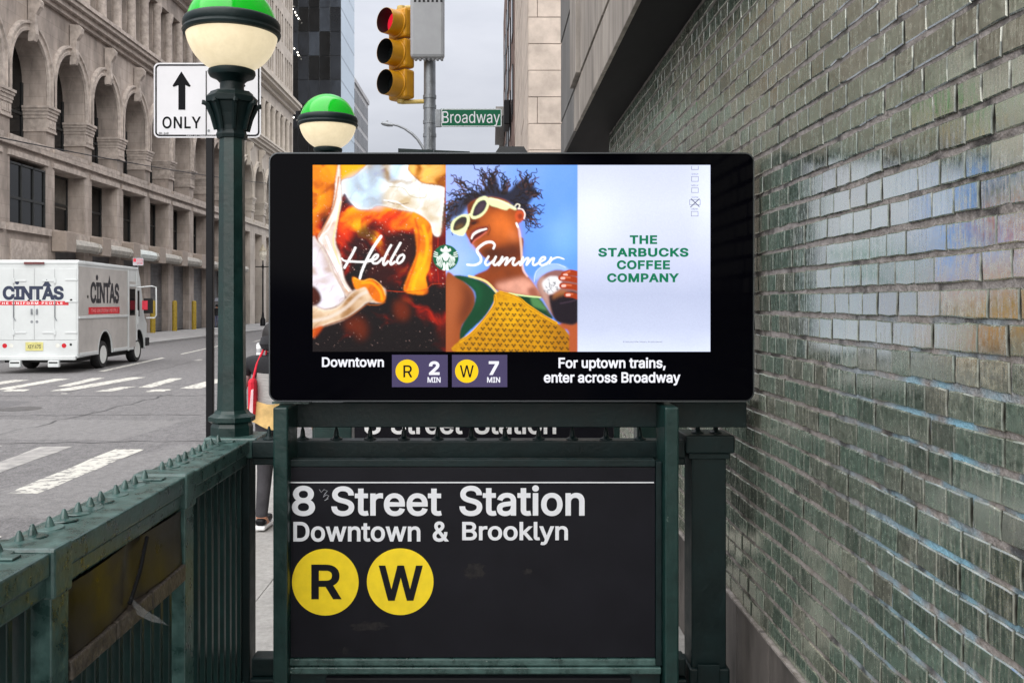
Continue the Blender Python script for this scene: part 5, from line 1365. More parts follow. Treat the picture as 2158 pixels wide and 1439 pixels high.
def smooth(pts, per=6, closed=True):
    p = np.array(pts, float); n = len(p); out = []
    for i in range(n if closed else n - 1):
        g = (lambda k: p[k % n]) if closed else (lambda k: p[min(max(k, 0), n - 1)])
        p0, p1, p2, p3 = g(i - 1), g(i), g(i + 1), g(i + 2)
        for t in np.arange(per) / per:
            out.append(0.5 * ((2 * p1) + (-p0 + p2) * t + (2 * p0 - 5 * p1 + 4 * p2 - p3) * t * t + (-p0 + 3 * p1 - 3 * p2 + p3) * t ** 3))
    if not closed: out.append(p[-1])
    return np.array(out)
def pmask(pts, soft=0.8, curve=True):
    p = smooth(pts, 5) if curve else np.array(pts, float)
    m = np.zeros((CH, CW)); pad = int(3 * soft) + 2
    x0, x1 = max(0, int(p[:, 0].min() - OX) - pad), min(CW, int(p[:, 0].max() - OX) + pad + 1)
    y0, y1 = max(0, int(p[:, 1].min() - OY) - pad), min(CH, int(p[:, 1].max() - OY) + pad + 1)
    if x1 <= x0 or y1 <= y0: return m
    X, Y = PXG[y0:y1, x0:x1], PYG[y0:y1, x0:x1]; ins = np.zeros(X.shape, bool); n = len(p)
    for i in range(n):
        (ax, ay), (bx, by) = p[i], p[(i + 1) % n]
        if ay == by: continue
        c = ((ay > Y) != (by > Y)); ins ^= c & (X < (bx - ax) * (Y - ay) / (by - ay) + ax)
    m[y0:y1, x0:x1] = ins
    return gblur(m, soft)
def paint(m, col):
    global can
    c = cl_(col) if not isinstance(col, np.ndarray) else col
    can = can * (1 - m[..., None]) + c * m[..., None]
def smask(pts, w, curve=True, soft=0.7):
    p = smooth(pts, 6, False) if curve else np.array(pts, float)
    ws = np.interp(np.linspace(0, 1, len(p)), np.linspace(0, 1, len(w)), w) if hasattr(w, '__len__') else np.full(len(p), w)
    m = np.zeros((CH, CW)); pad = int(ws.max() + 3)
    for i in range(len(p) - 1):
        a, b = p[i], p[i + 1]
        x0, x1 = max(0, int(min(a[0], b[0]) - OX - pad)), min(CW, int(max(a[0], b[0]) - OX + pad) + 1)
        y0, y1 = max(0, int(min(a[1], b[1]) - OY - pad)), min(CH, int(max(a[1], b[1]) - OY + pad) + 1)
        if x1 <= x0 or y1 <= y0: continue
        X, Y = PXG[y0:y1, x0:x1] - a[0], PYG[y0:y1, x0:x1] - a[1]; d = b - a; L2 = max(1e-9, d @ d)
        t = np.clip((X * d[0] + Y * d[1]) / L2, 0, 1); r = np.hypot(X - t * d[0], Y - t * d[1])
        m[y0:y1, x0:x1] = np.maximum(m[y0:y1, x0:x1], np.clip((ws[i] * 0.5 - r) / soft + 0.5, 0, 1))
    return m
def blob(cx, cy, rx, ry, rot=0):
    c, s = math.cos(rot), math.sin(rot); X, Y = PXG - cx, PYG - cy
    return np.exp(-(((X * c + Y * s) / rx) ** 2 + ((-X * s + Y * c) / ry) ** 2))
ramp = lambda t, stops: np.stack([np.interp(t, [s[0] for s in stops], [s2l(s[1][k]) for s in stops]) for k in range(3)], -1)
# -- left third: milk pouring into iced coffee
ZA = lambda pts: [(650 + x / 3.51, 340 + y / 3.51) for x, y in pts]
PA = ((PXG > 658) & (PXG < 940)).astype(float)
wx = PXG + 38 * (fbm(60, PXG, PYG, 3) - .5); wy = PYG + 46 * (fbm(50, PXG, PYG, 9) - .5)
t = fbm(40, wx + 24 * np.sin(wy / 23), wy, 21, 5, 1.3); t = .5 + (t - .5) * 1.9
v = (PYG - 348) / 392
t2 = np.clip(t * 1.1 - 0.08 + np.interp(v, [0, .2, .36, .5, .62, .7, 1], [.34, .2, .1, -.18, -.4, -.52, -.6]), 0, 1)
can = ramp(t2, [(0, (16, 6, 10)), (.2, (52, 10, 10)), (.38, (112, 22, 8)), (.56, (186, 52, 6)), (.75, (226, 110, 16)), (1, (246, 176, 60))])
def apaint(pts, col, soft=1.2, k=1.0, tex=0.0, seed=31):
    m = pmask(ZA(pts), soft) * k
    c = cl_(col)
    if tex:
        f = fbm(26, wx * 0.8 + 0.6 * wy, wy, seed, 4); f = .62 * f + .38 * (.5 + .5 * np.sin(15 * fbm(70, wx, wy, seed + 5, 3) + .02 * PXG))
        paint(m, c * (1 + tex * 1.9 * (f - .5)[..., None] * np.array([1.3, 1.9, 2.5])).clip(0.05, 1.6))
        if col[2] > 120:      # cream: brown contour outside, bright rim inside
            mb_ = gblur(m, 2.2); rim = np.clip(m * (1 - mb_) * 3.2, 0, 1); out = np.clip((1 - m) * mb_ * 2.6, 0, 1)
            paint(rim * .55, (252, 246, 236)); paint(out * .55 * PA, (96, 26, 8))
            w2 = wx + 0.5 * wy + 30 * fbm(40, wx, wy, seed + 3, 3)
            ln = np.clip(1 - np.abs(np.sin(w2 / 9.0)) * 5, 0, 1) * (fbm(22, PXG, PYG, seed + 9) > .48)
            paint(m * ln * .4, (150, 112, 84))
    else: paint(m, c)
apaint([(30, 20), (235, 20), (215, 200), (180, 330), (60, 470), (30, 530)], (206, 122, 36), 5, .75, .9)
apaint([(230, 420), (330, 380), (520, 345), (700, 390), (780, 440), (740, 470), (600, 520), (500, 440), (380, 430), (260, 470)], (226, 74, 6), 7, .75, .5)
apaint([(400, 490), (490, 455), (505, 530), (460, 620), (380, 660), (310, 640), (320, 560)], (52, 10, 16), 5, .85)
apaint([(520, 620), (640, 520), (760, 560), (790, 700), (700, 860), (560, 940), (450, 850), (480, 740)], (58, 10, 12), 9, .75)
apaint([(215, 450), (300, 480), (320, 560), (260, 600), (210, 590)], (224, 70, 10), 5, .8)
apaint([(915, 540), (1015, 540), (1015, 890), (950, 900), (915, 800)], (122, 14, 8), 4, .9, .3)
apaint([(720, 15), (1020, 15), (1020, 190), (870, 180), (800, 150)], (216, 156, 92), 3, 1, .7)
apaint([(245, 150), (330, 120), (400, 60), (470, 20), (720, 10), (740, 70), (820, 150), (870, 170), (990, 190), (1008, 230), (990, 420), (978, 540), (945, 556), (912, 520), (890, 450), (800, 385), (640, 352), (515, 326), (460, 355), (370, 352), (310, 300), (270, 240), (246, 262)], (216, 216, 214), 0.9, 1, .7, 77)
paint(pmask(ZA([(255, 150), (400, 70), (550, 30), (558, 330), (460, 350), (370, 345), (310, 290)]), 6) * .55, (176, 212, 246))
paint(pmask(ZA([(560, 170), (700, 190), (860, 240), (980, 210), (975, 520), (930, 520), (880, 430), (700, 360), (560, 320)]), 6) * .5, (226, 212, 186))
paint(pmask(ZA([(630, 22), (700, 22), (660, 130), (600, 140)]), 4) * .6, (170, 204, 240))
for pts, wd, c in (([(560, 290), (650, 300), (720, 340), (800, 370)], 3, (240, 240, 245)), ([(600, 190), (700, 200), (760, 260), (860, 270), (880, 220)], 2, (176, 164, 140)), ([(740, 80), (800, 180), (870, 250)], 4, (236, 226, 206)), ([(985, 210), (975, 400), (965, 530)], 4, (246, 236, 214)), ([(590, 300), (660, 320), (740, 310)], 1.6, (120, 84, 60))):
    paint(smask(ZA(pts), wd) * .7, c)
apaint([(770, 400), (800, 388), (890, 450), (916, 520), (912, 700), (892, 800), (868, 860), (878, 978), (712, 962), (735, 850), (790, 720), (800, 640)], (238, 140, 14), 1.4, 1, .5)
paint(smask(ZA([(850, 480), (880, 600), (860, 740), (800, 850), (770, 950)]), 7, soft=4) * .6, (250, 190, 60))
paint(smask(ZA([(790, 430), (820, 560), (800, 720), (750, 860), (720, 950)]), 5, soft=3) * .6, (206, 84, 6))
apaint([(228, 20), (238, 150), (246, 290), (216, 450), (202, 600), (238, 700), (262, 850), (300, 930), (352, 990), (300, 1012), (250, 960), (170, 800), (130, 700), (72, 580), (108, 500), (170, 380), (195, 250), (205, 130)], (226, 208, 200), 1.2, 1, .35, 91)
for pts, wd, c in (([(235, 180), (215, 350), (150, 500), (90, 570), (150, 690), (230, 860), (300, 960)], 3, (250, 240, 236)), ([(225, 120), (190, 330), (120, 480), (80, 560)], 3.2, (188, 118, 70)), ([(240, 300), (210, 460), (185, 600), (230, 760)], 3, (246, 214, 160)), ([(135, 560), (165, 640), (215, 760)], 5, (238, 238, 250)), ([(110, 620), (170, 740), (260, 920)], 2, (170, 150, 150))):
    paint(smask(ZA(pts), wd, soft=1.4) * .8, c)
apaint([(28, 590), (75, 600), (140, 700), (200, 850), (272, 1000), (230, 1060), (120, 1095), (28, 1085)], (206, 194, 196), 1.4, 1, .5, 55)
paint(pmask(ZA([(28, 925), (80, 960), (98, 1020), (70, 1060), (28, 1060)]), 2.2), (74, 24, 8))
apaint([(28, 1080), (120, 1095), (220, 1070), (330, 960), (430, 925), (565, 940), (545, 1040), (440, 1042), (380, 1090), (260, 1170), (130, 1212), (60, 1240), (28, 1290)], (198, 170, 142), 1.5, 1, .45, 13)
paint(smask(ZA([(30, 1180), (160, 1150), (280, 1080), (380, 990), (480, 950)]), 7, soft=4) * .6, (224, 214, 206))
paint(smask(ZA([(33, 1250), (150, 1205), (300, 1150), (400, 1080), (450, 1045)]), 2.6, soft=2) * .8, (150, 84, 40))
apaint([(328, 858), (352, 946), (420, 930), (455, 985), (500, 1036), (560, 1040), (570, 980), (530, 910), (460, 868), (400, 882)], (230, 128, 14), 1.4, 1, .6)
paint(smask(ZA([(400, 900), (470, 900), (530, 960), (545, 1020)]), 5, soft=3) * .6, (246, 176, 60))
paint(smask(ZA([(340, 862), (400, 884), (470, 870), (540, 920), (568, 990)]), 1.4) * .7, (250, 200, 120))
apaint([(33, 1240), (110, 1215), (60, 1290), (33, 1300)], (200, 84, 12), 2, .9)
apaint([(280, 1180), (380, 1150), (432, 1220), (420, 1300), (370, 1310), (340, 1260), (280, 1240)], (122, 46, 20), 7, .75)
apaint([(640, 1040), (720, 1040), (750, 1110), (720, 1170), (650, 1150)], (128, 48, 14), 6, .75)
apaint([(700, 1010), (770, 1020), (750, 1042), (700, 1030)], (150, 60, 20), 3, .7)
apaint([(960, 1180), (1018, 1150), (1018, 1330), (980, 1300)], (104, 28, 12), 8, .7)
paint(smask(ZA([(570, 955), (700, 964), (860, 950), (915, 908), (1010, 905)]), 1.3) * .9, (196, 70, 30))
paint(smask(ZA([(960, 560), (955, 760), (965, 900)]), 1.5) * .6, (206, 60, 40))
paint(smask(ZA([(570, 1040), (520, 1062), (440, 1060)]), 1.2) * .7, (196, 110, 50))
for _ in range(750):
    x, y = nr.uniform(660, 938), nr.uniform(350, 738)
    if y > 620 and nr.rand() < .45: continue
    i, j = int(y - OY), int(x - OX); s = nr.choice([1, 1, 1, 2]); k = nr.uniform(.15, .7) * (0.45 if y > 600 else 1)
    can[i:i + s, j:j + s] = can[i:i + s, j:j + s] * (1 - k) + cl_((240, 200, 190)) * k
# -- middle third: woman in sunglasses holding an iced drink
ZB_ = lambda pts: [(930 + x / 3.51, 340 + y / 3.51) for x, y in pts]
PB = ((PXG >= 940) & (PXG < 1217)).astype(float)
sk = ramp(np.clip((PXG - 940) / 277 * .5 + (PYG - 348) / 392 * .35 + .5 * (fbm(120, PXG, PYG, 41) - .5), 0, 1), [(0, (158, 176, 236)), (.3, (122, 160, 238)), (.6, (104, 150, 236)), (1, (120, 164, 240))])
sk = sk * (1 + .25 * (blob(960, 560, 60, 50) + blob(1190, 500, 40, 50))[..., None] * np.array([1.3, 1.0, .3]))
can = can * (1 - PB[..., None]) + sk * PB[..., None]
def bp(pts, col, soft=1.0, k=1.0): paint(pmask(ZB_(pts), soft) * k * PB, col)
def bs_(pts, w, col, k=1.0, soft=0.8, curve=True): paint(smask(ZB_(pts), w, curve, soft) * k * PB, col)
def coil(x, y, ang, ln, amp, wd, col):
    n = max(6, int(ln / 5)); pts = []
    ph = nr.uniform(0, 6); cu = nr.uniform(-.5, .5)
    for i in range(n):
        q = i / (n - 1); a = ang + cu * q; r = ln * q; o = amp * (0.5 + q) * math.sin(ph + q * ln / 9.0)
        pts.append((x + r * math.cos(a) - o * math.sin(a), y + r * math.sin(a) + o * math.cos(a)))
    paint(smask(ZB_(pts), [wd * 1.2, wd * .6], True, .7) * .92 * PB, col)
hairc = [(24, 14, 20), (34, 22, 26), (18, 12, 20), (58, 38, 40), (88, 62, 60)]
for _ in range(38):   # back curls
    a = nr.uniform(-2.9, 0.35); r0 = nr.uniform(60, 120)
    x, y = 400 + 210 * math.cos(a) * nr.uniform(.5, 1), 300 + 120 * math.sin(a) * nr.uniform(.5, 1)
    coil(x, y, a + nr.uniform(-.3, .3), nr.uniform(50, 130), nr.uniform(5, 11), nr.uniform(2.2, 4.2), hairc[nr.randint(5)])
bp([(160, 320), (190, 250), (280, 225), (330, 190), (350, 130), (410, 120), (430, 200), (500, 220), (560, 160), (640, 150), (690, 190), (680, 270), (640, 330), (690, 370), (650, 430), (600, 420), (560, 360), (480, 300), (380, 275), (300, 270), (220, 320)], (28, 18, 24), 2.5, .96)
bp([(60, 330), (120, 280), (200, 270), (230, 300), (180, 360), (150, 400), (90, 420), (70, 460), (52, 500), (48, 420)], (30, 20, 26), 3, .9)
for (x, y, a, ln, nn) in ((340, 150, -1.75, 110, 14), (400, 140, -1.4, 100, 12), (490, 170, -1.6, 90, 5), (560, 180, -1.5, 80, 5), (640, 170, -1.2, 120, 16), (660, 250, -.4, 80, 14), (650, 360, .1, 90, 14), (640, 430, .9, 100, 14), (200, 190, -2.9, 140, 12), (160, 270, 3.0, 110, 12), (90, 330, 2.4, 80, 14), (80, 430, 2.0, 90, 12)):
    for _ in range(nn): coil(x + nr.uniform(-40, 40), y + nr.uniform(-35, 35), a + nr.uniform(-.55, .55), ln * nr.uniform(.5, 1), nr.uniform(5, 10), nr.uniform(1.8, 3.4), hairc[nr.randint(5)])
# neck, shoulders and face
bp([(30, 862), (100, 848), (160, 880), (235, 960), (248, 1060), (205, 1150), (150, 1230), (140, 1410), (20, 1410)], (158, 84, 52), 1.2)
bp([(150, 900), (232, 970), (244, 1060), (200, 1150), (145, 1230), (130, 1120), (170, 1010)], (98, 46, 30), 8, .8)
bp([(36, 900), (90, 880), (120, 1000), (90, 1200), (70, 1400), (36, 1400)], (186, 110, 76), 10, .7)
bp([(345, 690), (590, 560), (596, 700), (606, 810), (650, 862), (700, 930), (745, 1010), (560, 992), (430, 962), (330, 905), (240, 850), (340, 800), (362, 745)], (142, 70, 40), 1.2)
bp([(400, 905), (480, 880), (600, 860), (660, 880), (730, 1000), (560, 985), (440, 955)], (222, 168, 150), 5, .8)
bp([(640, 950), (690, 930), (720, 1000), (660, 995)], (150, 80, 60), 3, .8)
bp([(300, 830), (420, 860), (580, 840), (500, 880), (380, 905)], (120, 56, 34), 6, .6)
bp([(195, 330), (250, 285), (340, 262), (470, 285), (545, 345), (575, 362), (600, 372), (612, 410), (592, 448), (568, 470), (575, 560), (575, 660), (500, 720), (400, 730), (320, 712), (272, 660), (235, 620), (205, 580), (176, 520), (186, 470), (172, 440), (196, 405)], (160, 80, 44), 1.1)
bp([(195, 335), (260, 290), (380, 285), (480, 310), (400, 350), (330, 330), (240, 370)], (104, 48, 26), 5, .7)
bp([(320, 650), (420, 628), (540, 590), (585, 610), (590, 700), (500, 740), (390, 750), (330, 715)], (84, 36, 22), 7, .85)
bp([(360, 430), (470, 395), (550, 450), (545, 560), (450, 590), (370, 540)], (204, 112, 66), 11, .85)
bp([(290, 560), (400, 560), (430, 600), (340, 640), (280, 620)], (178, 92, 56), 8, .7)
bp([(500, 530), (560, 500), (570, 580), (530, 600)], (206, 124, 86), 7, .6)
bp([(200, 560), (230, 600), (290, 650), (260, 655), (225, 625)], (206, 130, 108), 4, .6)
bp([(172, 448), (205, 415), (270, 432), (282, 455), (240, 470), (205, 498), (186, 492)], (112, 50, 28), 1.8, .9)
bp([(222, 452), (262, 446), (252, 466), (226, 470)], (48, 18, 14), 1.2, .9)
bp([(186, 488), (200, 484), (206, 500), (192, 508)], (48, 18, 14), 1.2, .8)
bp([(212, 562), (226, 522), (285, 492), (345, 486), (338, 520), (282, 556), (242, 584), (236, 604), (216, 602)], (168, 78, 70), 1.1)
bp([(216, 600), (217, 560), (240, 522), (290, 496), (344, 488), (346, 504), (322, 530), (274, 558), (244, 584), (232, 610)], (96, 26, 26), 0.9)
bs_([(224, 572), (236, 544), (264, 523), (300, 509), (334, 501)], [3, 5, 5.5, 4.6, 3], (246, 238, 234), 1, .9)
bs_([(232, 606), (250, 584), (290, 558), (332, 524)], 3.2, (206, 112, 96), .9, 1.4)
bs_([(205, 560), (226, 520), (280, 490), (345, 482)], 2.2, (132, 58, 44), .9, 1.2)
bs_([(352, 470), (362, 505), (346, 545)], 2.6, (108, 48, 28), .6, 2.5)
bp([(300, 430), (400, 400), (470, 420), (440, 470), (370, 465), (310, 470)], (206, 112, 66), 7, .6)
bp([(545, 395), (575, 364), (612, 380), (614, 420), (585, 446), (556, 442)], (204, 92, 62), 1.2)
bp([(565, 400), (590, 388), (600, 415), (578, 430)], (142, 56, 36), 1.5, .8)
bs_([(568, 352), (600, 358), (618, 390), (612, 425)], 2.6, (250, 232, 226))
bs_([(562, 470), (578, 520), (590, 620), (596, 720), (606, 800), (636, 850)], [2, 4, 5, 4, 4, 3], (240, 200, 180), .8, 3)
bs_([(556, 460), (566, 486)], 4, (255, 250, 246))
# sunglasses
bp([(214, 402), (236, 330), (270, 280), (320, 260), (350, 278), (354, 322), (332, 372), (292, 412), (240, 428)], (232, 240, 190), 0.8)
bp([(232, 394), (250, 336), (285, 296), (324, 290), (336, 320), (316, 366), (280, 396), (246, 408)], (54, 42, 58), 0.8)
bp([(72, 512), (78, 452), (120, 412), (168, 394), (206, 404), (208, 456), (182, 520), (160, 552), (110, 542)], (232, 240, 190), 0.8)
bp([(88, 500), (100, 452), (140, 416), (180, 412), (190, 444), (172, 484), (130, 508), (100, 514)], (58, 50, 50), 0.8)
bp([(250, 380), (280, 330), (320, 300), (316, 340), (280, 385)], (104, 84, 96), 4, .5)
bp([(100, 500), (130, 470), (170, 470), (130, 505)], (150, 110, 60), 3, .6)
bp([(350, 272), (400, 278), (480, 304), (552, 346), (546, 362), (505, 348), (480, 362), (420, 345), (356, 322)], (222, 234, 184), 0.9)
bs_([(352, 278), (430, 290), (545, 350)], 1.6, (250, 252, 224))
bs_([(196, 404), (216, 392)], 4, (232, 240, 190))
bs_([(545, 335), (560, 318), (580, 326), (572, 350)], 2.4, (236, 230, 214))
# clothes
bp([(95, 850), (160, 846), (300, 888), (392, 960), (402, 1002), (332, 1132), (200, 1262), (142, 1316), (150, 1222), (236, 1080), (252, 972), (182, 902)], (18, 72, 44), 1.0)
bp([(160, 860), (260, 890), (300, 990), (250, 1100), (262, 980), (200, 900)], (34, 100, 62), 5, .6)
bp([(560, 988), (660, 1000), (720, 1010), (770, 1070), (826, 1160), (760, 1135), (640, 1062)], (18, 66, 40), 1.0)
bp([(660, 1005), (716, 1012), (756, 1062), (780, 1100), (700, 1080), (672, 1060)], (92, 142, 92), 2, .9)
bs_([(205, 848), (330, 888), (412, 972)], 4.5, (226, 206, 150))
bs_([(500, 975), (600, 992), (735, 1006)], 3, (206, 226, 170))
cro = [(398, 990), (432, 962), (560, 1002), (640, 1062), (760, 1142), (852, 1192), (930, 1262), (962, 1412), (138, 1412), (138, 1324), (222, 1268), (322, 1160), (390, 1060)]
bp(cro, (196, 142, 52), 0.9)
mcr = pmask(ZB_(cro), 1) * PB
paint(mcr * np.clip(blob(1080, 660, 46, 40) * .45, 0, 1), (232, 184, 86))
paint(mcr * np.clip((PXG - 1140) / 90, 0, .5), (150, 92, 36))
paint(mcr * .35 * (fbm(7, PXG, PYG, 61) > .55), (170, 116, 34))
inn = gblur((pmask(ZB_(cro), 0.3) > .5).astype(float), 5) > .9
hole = np.zeros((CH, CW)); rw = 14.6
for r_ in range(12):
    for c_ in range(24):
        hx = 968 + c_ * 14.4 + (7.2 if r_ % 2 else 0) + nr.uniform(-1, 1); hy = 640 + r_ * rw / 1.35 + nr.uniform(-.8, .8) + 0.05 * (hx - 1080)
        for dx, dy, s in ((-2.9, 0, 1.5), (2.9, 0, 1.5), (0, 3.1, 1.8)):
            hole = np.maximum(hole, np.clip(1.6 - np.hypot((PXG - hx - dx) / 1.15, PYG - hy - dy) / s, 0, 1) if abs(hx - 1080) < 200 else 0)
paint(hole * inn * .88, (52, 36, 18))
for pts in ([(400, 992), (390, 1060), (322, 1162), (222, 1270), (140, 1330)], [(432, 965), (560, 1004), (640, 1064), (760, 1144), (852, 1194)]):
    bs_(pts, 5, (222, 168, 70)); bs_([(x + 14 * ((i % 2) * 2 - 1) * .3, y) for i, (x, y) in enumerate(pts)], 1.4, (150, 100, 34))
# drink and hand
bp([(876, 1200), (1010, 1180), (1010, 1410), (950, 1410), (940, 1262), (900, 1236)], (178, 94, 64), 1.5)
bp([(690, 880), (700, 820), (760, 775), (840, 760), (920, 780), (960, 830), (860, 800), (760, 840)], (190, 206, 240), 2, .55)
bs_([(688, 890), (700, 820), (760, 772), (850, 760), (920, 785)], 1.3, (226, 234, 250), .8)
bp([(708, 900), (760, 836), (860, 802), (960, 830), (1010, 880), (1010, 1180), (900, 1196), (832, 1152), (772, 1052), (722, 962)], (150, 100, 84), 1.2, .95)
bp([(712, 900), (760, 850), (790, 1000), (820, 1130), (770, 1050)], (196, 164, 152), 4, .7)
bp([(745, 905), (800, 852), (868, 858), (892, 916), (852, 960), (792, 982)], (226, 226, 228), 1.6, .95)
for _ in range(16):
    x, y = nr.uniform(765, 870), nr.uniform(870, 955); bs_([(x, y), (x + nr.uniform(-22, 22), y + nr.uniform(-8, 18)), (x + nr.uniform(-14, 14), y + nr.uniform(8, 30))], 1.2, (120, 120, 126), .8)
bp([(798, 1004), (840, 985), (900, 968), (1010, 985), (1010, 1185), (900, 1198), (832, 1154)], (28, 18, 30), 1.6)
bp([(840, 970), (900, 950), (930, 975), (860, 1000), (820, 1020)], (176, 116, 76), 3, .8)
bs_([(880, 1050), (960, 1035), (1005, 1020)], 3, (78, 60, 76), .6, 2)
for pts, wd in (([(1010, 832), (950, 822), (905, 838)], 12), ([(1010, 880), (950, 868), (885, 862)], 12), ([(1010, 935), (960, 925), (892, 918)], 12), ([(1010, 1002), (970, 990), (925, 985)], 11)):
    bs_(pts, wd, (168, 66, 40), 1, 1.2); bs_([(pts[1][0], pts[1][1] - 8), (pts[2][0] + 6, pts[2][1] - 6)], 3, (222, 132, 96), .7, 2)
    bs_([(pts[2][0] + 22, pts[2][1] + 2), (pts[2][0] + 4, pts[2][1] + 3)], 5, (240, 196, 186), .9, 1)
# skin modelling: soft light from upper right, warm bounce, darker far side
skm = np.clip(pmask(ZB_([(195, 330), (250, 285), (340, 262), (470, 285), (545, 345), (575, 362), (600, 372), (612, 410), (592, 448), (568, 470), (580, 560), (590, 680), (606, 810), (650, 862), (700, 930), (560, 960), (430, 962), (330, 905), (240, 850), (340, 800), (362, 745), (320, 712), (272, 660), (235, 620), (205, 580), (176, 520), (186, 470), (172, 440), (196, 405)]), 1.5), 0, 1) * PB
lum = can.mean(-1); warm = (can[..., 0] > can[..., 2] * 1.8) & (lum < .5)
g1 = fbm(16, PXG, PYG, 83) - .5
can *= (1 + (skm * warm * (.35 * g1 + .28 * blob(1060, 470, 26, 30) - .30 * blob(1024, 530, 34, 14) - .22 * blob(990, 440, 20, 20) + .25 * blob(1030, 588, 30, 10)))[..., None])
# -- right third: pale page
PC = (PXG >= 1217).astype(float)
pg = ramp(np.clip(v + .06 * (fbm(60, PXG, PYG, 71) - .5), 0, 1), [(0, (206, 212, 238)), (.22, (216, 222, 244)), (.5, (204, 210, 236)), (.7, (186, 194, 222)), (.88, (196, 204, 230)), (1, (214, 222, 244))])
pg = pg * (1 + .16 * (blob(1250, 470, 60, 90) + blob(1490, 380, 30, 120))[..., None]) * (0.985 + .03 * nr.rand(CH, CW, 1))
can = can * (1 - PC[..., None]) + pg * PC[..., None]
# -- hand lettering
wh = (250, 248, 246)
for pts, wd in (([(348, 640), (326, 685), (292, 745), (268, 786)], 5), ([(248, 718), (268, 736), (340, 742), (420, 744), (470, 726)], [3, 4, 5]), ([(538, 556), (480, 640), (425, 745), (394, 820), (382, 866)], [6, 5.5, 4.5]),
                ([(455, 738), (500, 722), (516, 696), (498, 692), (474, 722), (480, 752), (512, 752), (548, 718)], 4.2), ([(612, 622), (580, 680), (556, 740), (562, 766), (590, 740)], 4.6), ([(682, 604), (645, 670), (610, 736), (612, 762), (640, 745)], 4.6),
                ([(700, 690), (672, 704), (656, 738), (668, 754), (696, 736), (710, 704), (698, 690)], 4.2)):
    paint(smask(ZA(pts), wd), wh)
for pts, wd in (([(386, 646), (394, 618), (372, 598), (326, 604), (276, 640), (266, 668), (292, 712), (288, 748), (244, 768), (192, 764)], [4, 5.5, 5, 4]),
                ([(350, 704), (326, 746), (340, 768), (386, 734), (404, 706), (386, 750), (398, 768), (432, 742)], 4.2), ([(452, 708), (424, 768), (466, 724), (490, 716), (474, 766), (516, 724), (540, 718), (528, 754), (544, 768), (578, 744)], 4.2),
                ([(604, 710), (584, 768), (622, 724), (644, 718), (630, 766), (664, 726), (686, 718), (676, 756), (690, 768), (722, 750)], 4), ([(726, 748), (764, 726), (766, 710), (742, 714), (724, 746), (742, 768), (780, 754), (806, 730)], 3.8), ([(812, 712), (798, 752), (820, 726), (862, 710), (908, 724)], [4, 3.5, 2.2])):
    paint(smask(ZB_(pts), wd), wh)
# -- round green badge with a white crowned figure, kept schematic
LX, LY, LR = 939.5, 543.0, 27.0
rd = np.hypot(PXG - LX, PYG - LY); lm = np.clip(LR - rd + .5, 0, 1); paint(lm, (0, 104, 72))
def lg_(pts, k=1): paint(pmask([(LX + x, LY + y) for x, y in pts], .5) * lm * k, (240, 246, 240))
lg_([(-11, -15), (-9, -20), (-6, -17), (-3, -21), (0, -25), (3, -21), (6, -17), (9, -20), (11, -15), (6, -12), (-6, -12)])
lg_([(-6, -9), (0, -11), (6, -9), (7, -2), (4, 5), (0, 7), (-4, 5), (-7, -2)])
for s in (-1, 1):
    for q in range(4):
        o = 8.5 + q * 3.1; pts = [(LX + s * (o - 2.5 + q * .3), LY - 8 + q * 2.2), (LX + s * (o + 1), LY + 1 + q), (LX + s * (o - 1.5), LY + 10 + q * .6), (LX + s * (o + 1.5), LY + 20 - q * 2)]
        paint(smask(pts, 1.7) * lm, (240, 246, 240))
    for q in range(3): paint(smask([(LX + s * 17, LY - 9 + q * 4), (LX + s * 25, LY - 13 + q * 5)], 1.8) * lm, (240, 246, 240))
    lg_([(s * 3, 9), (s * 6, 14), (s * 5, 20), (s * 7, 26), (s * 1, 26), (s * 1, 14)])
sat = (PXG < 1217).astype(float)[..., None]; lu = (can @ np.array([.25, .65, .1]))[..., None]
can = np.clip(can * (1 - sat) + sat * (lu + (can - lu) * 1.18) * (0.72 + 0.42 * np.clip(lu / .4, 0, 1)), 0, 1.1)
can = can * (0.95 + 0.10 * nr.rand(CH, CW, 1))
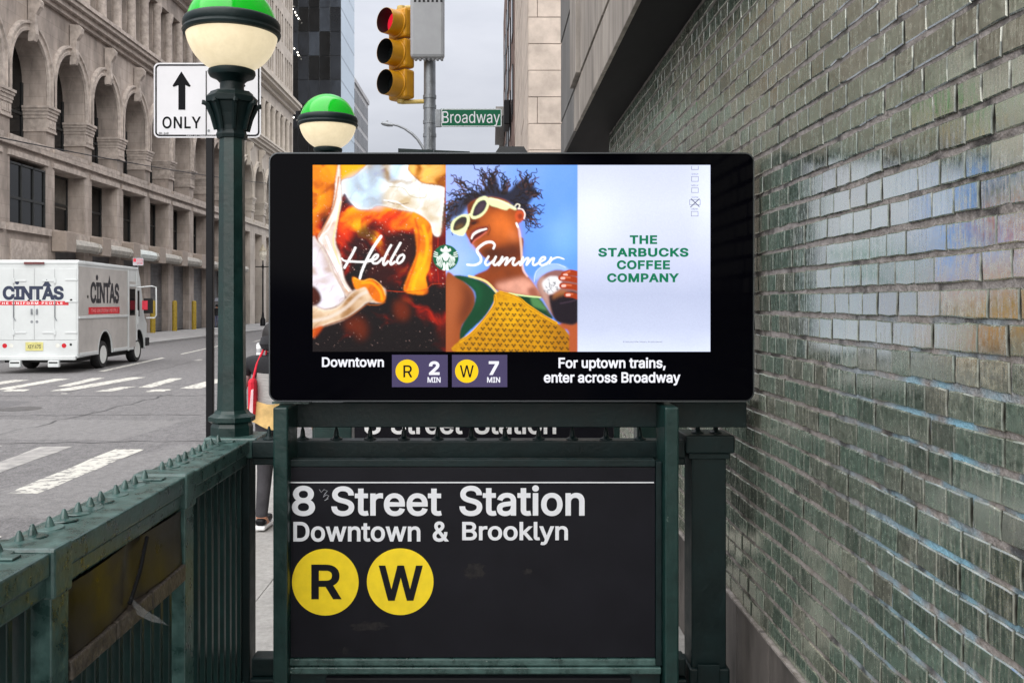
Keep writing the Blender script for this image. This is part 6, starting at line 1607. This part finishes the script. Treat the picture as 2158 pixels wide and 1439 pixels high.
# -- grid mesh carrying the picture
GX_, GY_ = 600, 281
ux = np.linspace(0, CW - 1.001, GX_); uy = np.linspace(0, CH - 1.001, GY_)
ix, iy = ux.astype(int), uy.astype(int); fx_, fy_ = (ux - ix)[None, :, None], (uy - iy)[:, None, None]
cb_ = can[iy][:, ix] * (1 - fx_) * (1 - fy_) + can[iy][:, ix + 1] * fx_ * (1 - fy_) + can[iy + 1][:, ix] * (1 - fx_) * fy_ + can[iy + 1][:, ix + 1] * fx_ * fy_
co = np.empty((GY_, GX_, 3)); co[..., 0] = gx(OX + np.linspace(0, CW, GX_), T1)[None, :]; co[..., 1] = T1; co[..., 2] = gz(OY + np.linspace(0, CH, GY_), T1)[:, None]
idx = np.arange(GX_ * GY_).reshape(GY_, GX_)
qd = np.stack([idx[:-1, :-1], idx[1:, :-1], idx[1:, 1:], idx[:-1, 1:]], -1).reshape(-1, 4)
me = bpy.data.meshes.new('advert_picture')
me.vertices.add(GX_ * GY_); me.vertices.foreach_set('co', co.reshape(-1))
me.loops.add(len(qd) * 4); me.loops.foreach_set('vertex_index', qd.reshape(-1).astype(np.int32))
me.polygons.add(len(qd)); me.polygons.foreach_set('loop_start', np.arange(0, len(qd) * 4, 4, dtype=np.int32))
me.update(calc_edges=True)
ca = me.color_attributes.new('picture', 'FLOAT_COLOR', 'POINT')
ca.data.foreach_set('color', np.concatenate([np.clip(cb_, 0, 1.2), np.ones((GY_, GX_, 1))], -1).astype(np.float32).reshape(-1))
m = bpy.data.materials.new('lit_advert'); m.use_nodes = True; nn = m.node_tree; b = nn.nodes['Principled BSDF']
at = nn.nodes.new('ShaderNodeAttribute'); at.attribute_name = 'picture'
nn.links.new(at.outputs['Color'], b.inputs['Emission Color']); b.inputs['Emission Strength'].default_value = 0.305; b.inputs['Specular IOR Level'].default_value = 0.08
b.inputs['Base Color'].default_value = (0.01, 0.01, 0.01, 1); b.inputs['Roughness'].default_value = 0.25
me.materials.append(m)
o = link('advert_picture', me, ds); o['label'] = 'lit advert with coffee, a woman in sunglasses and green lettering'
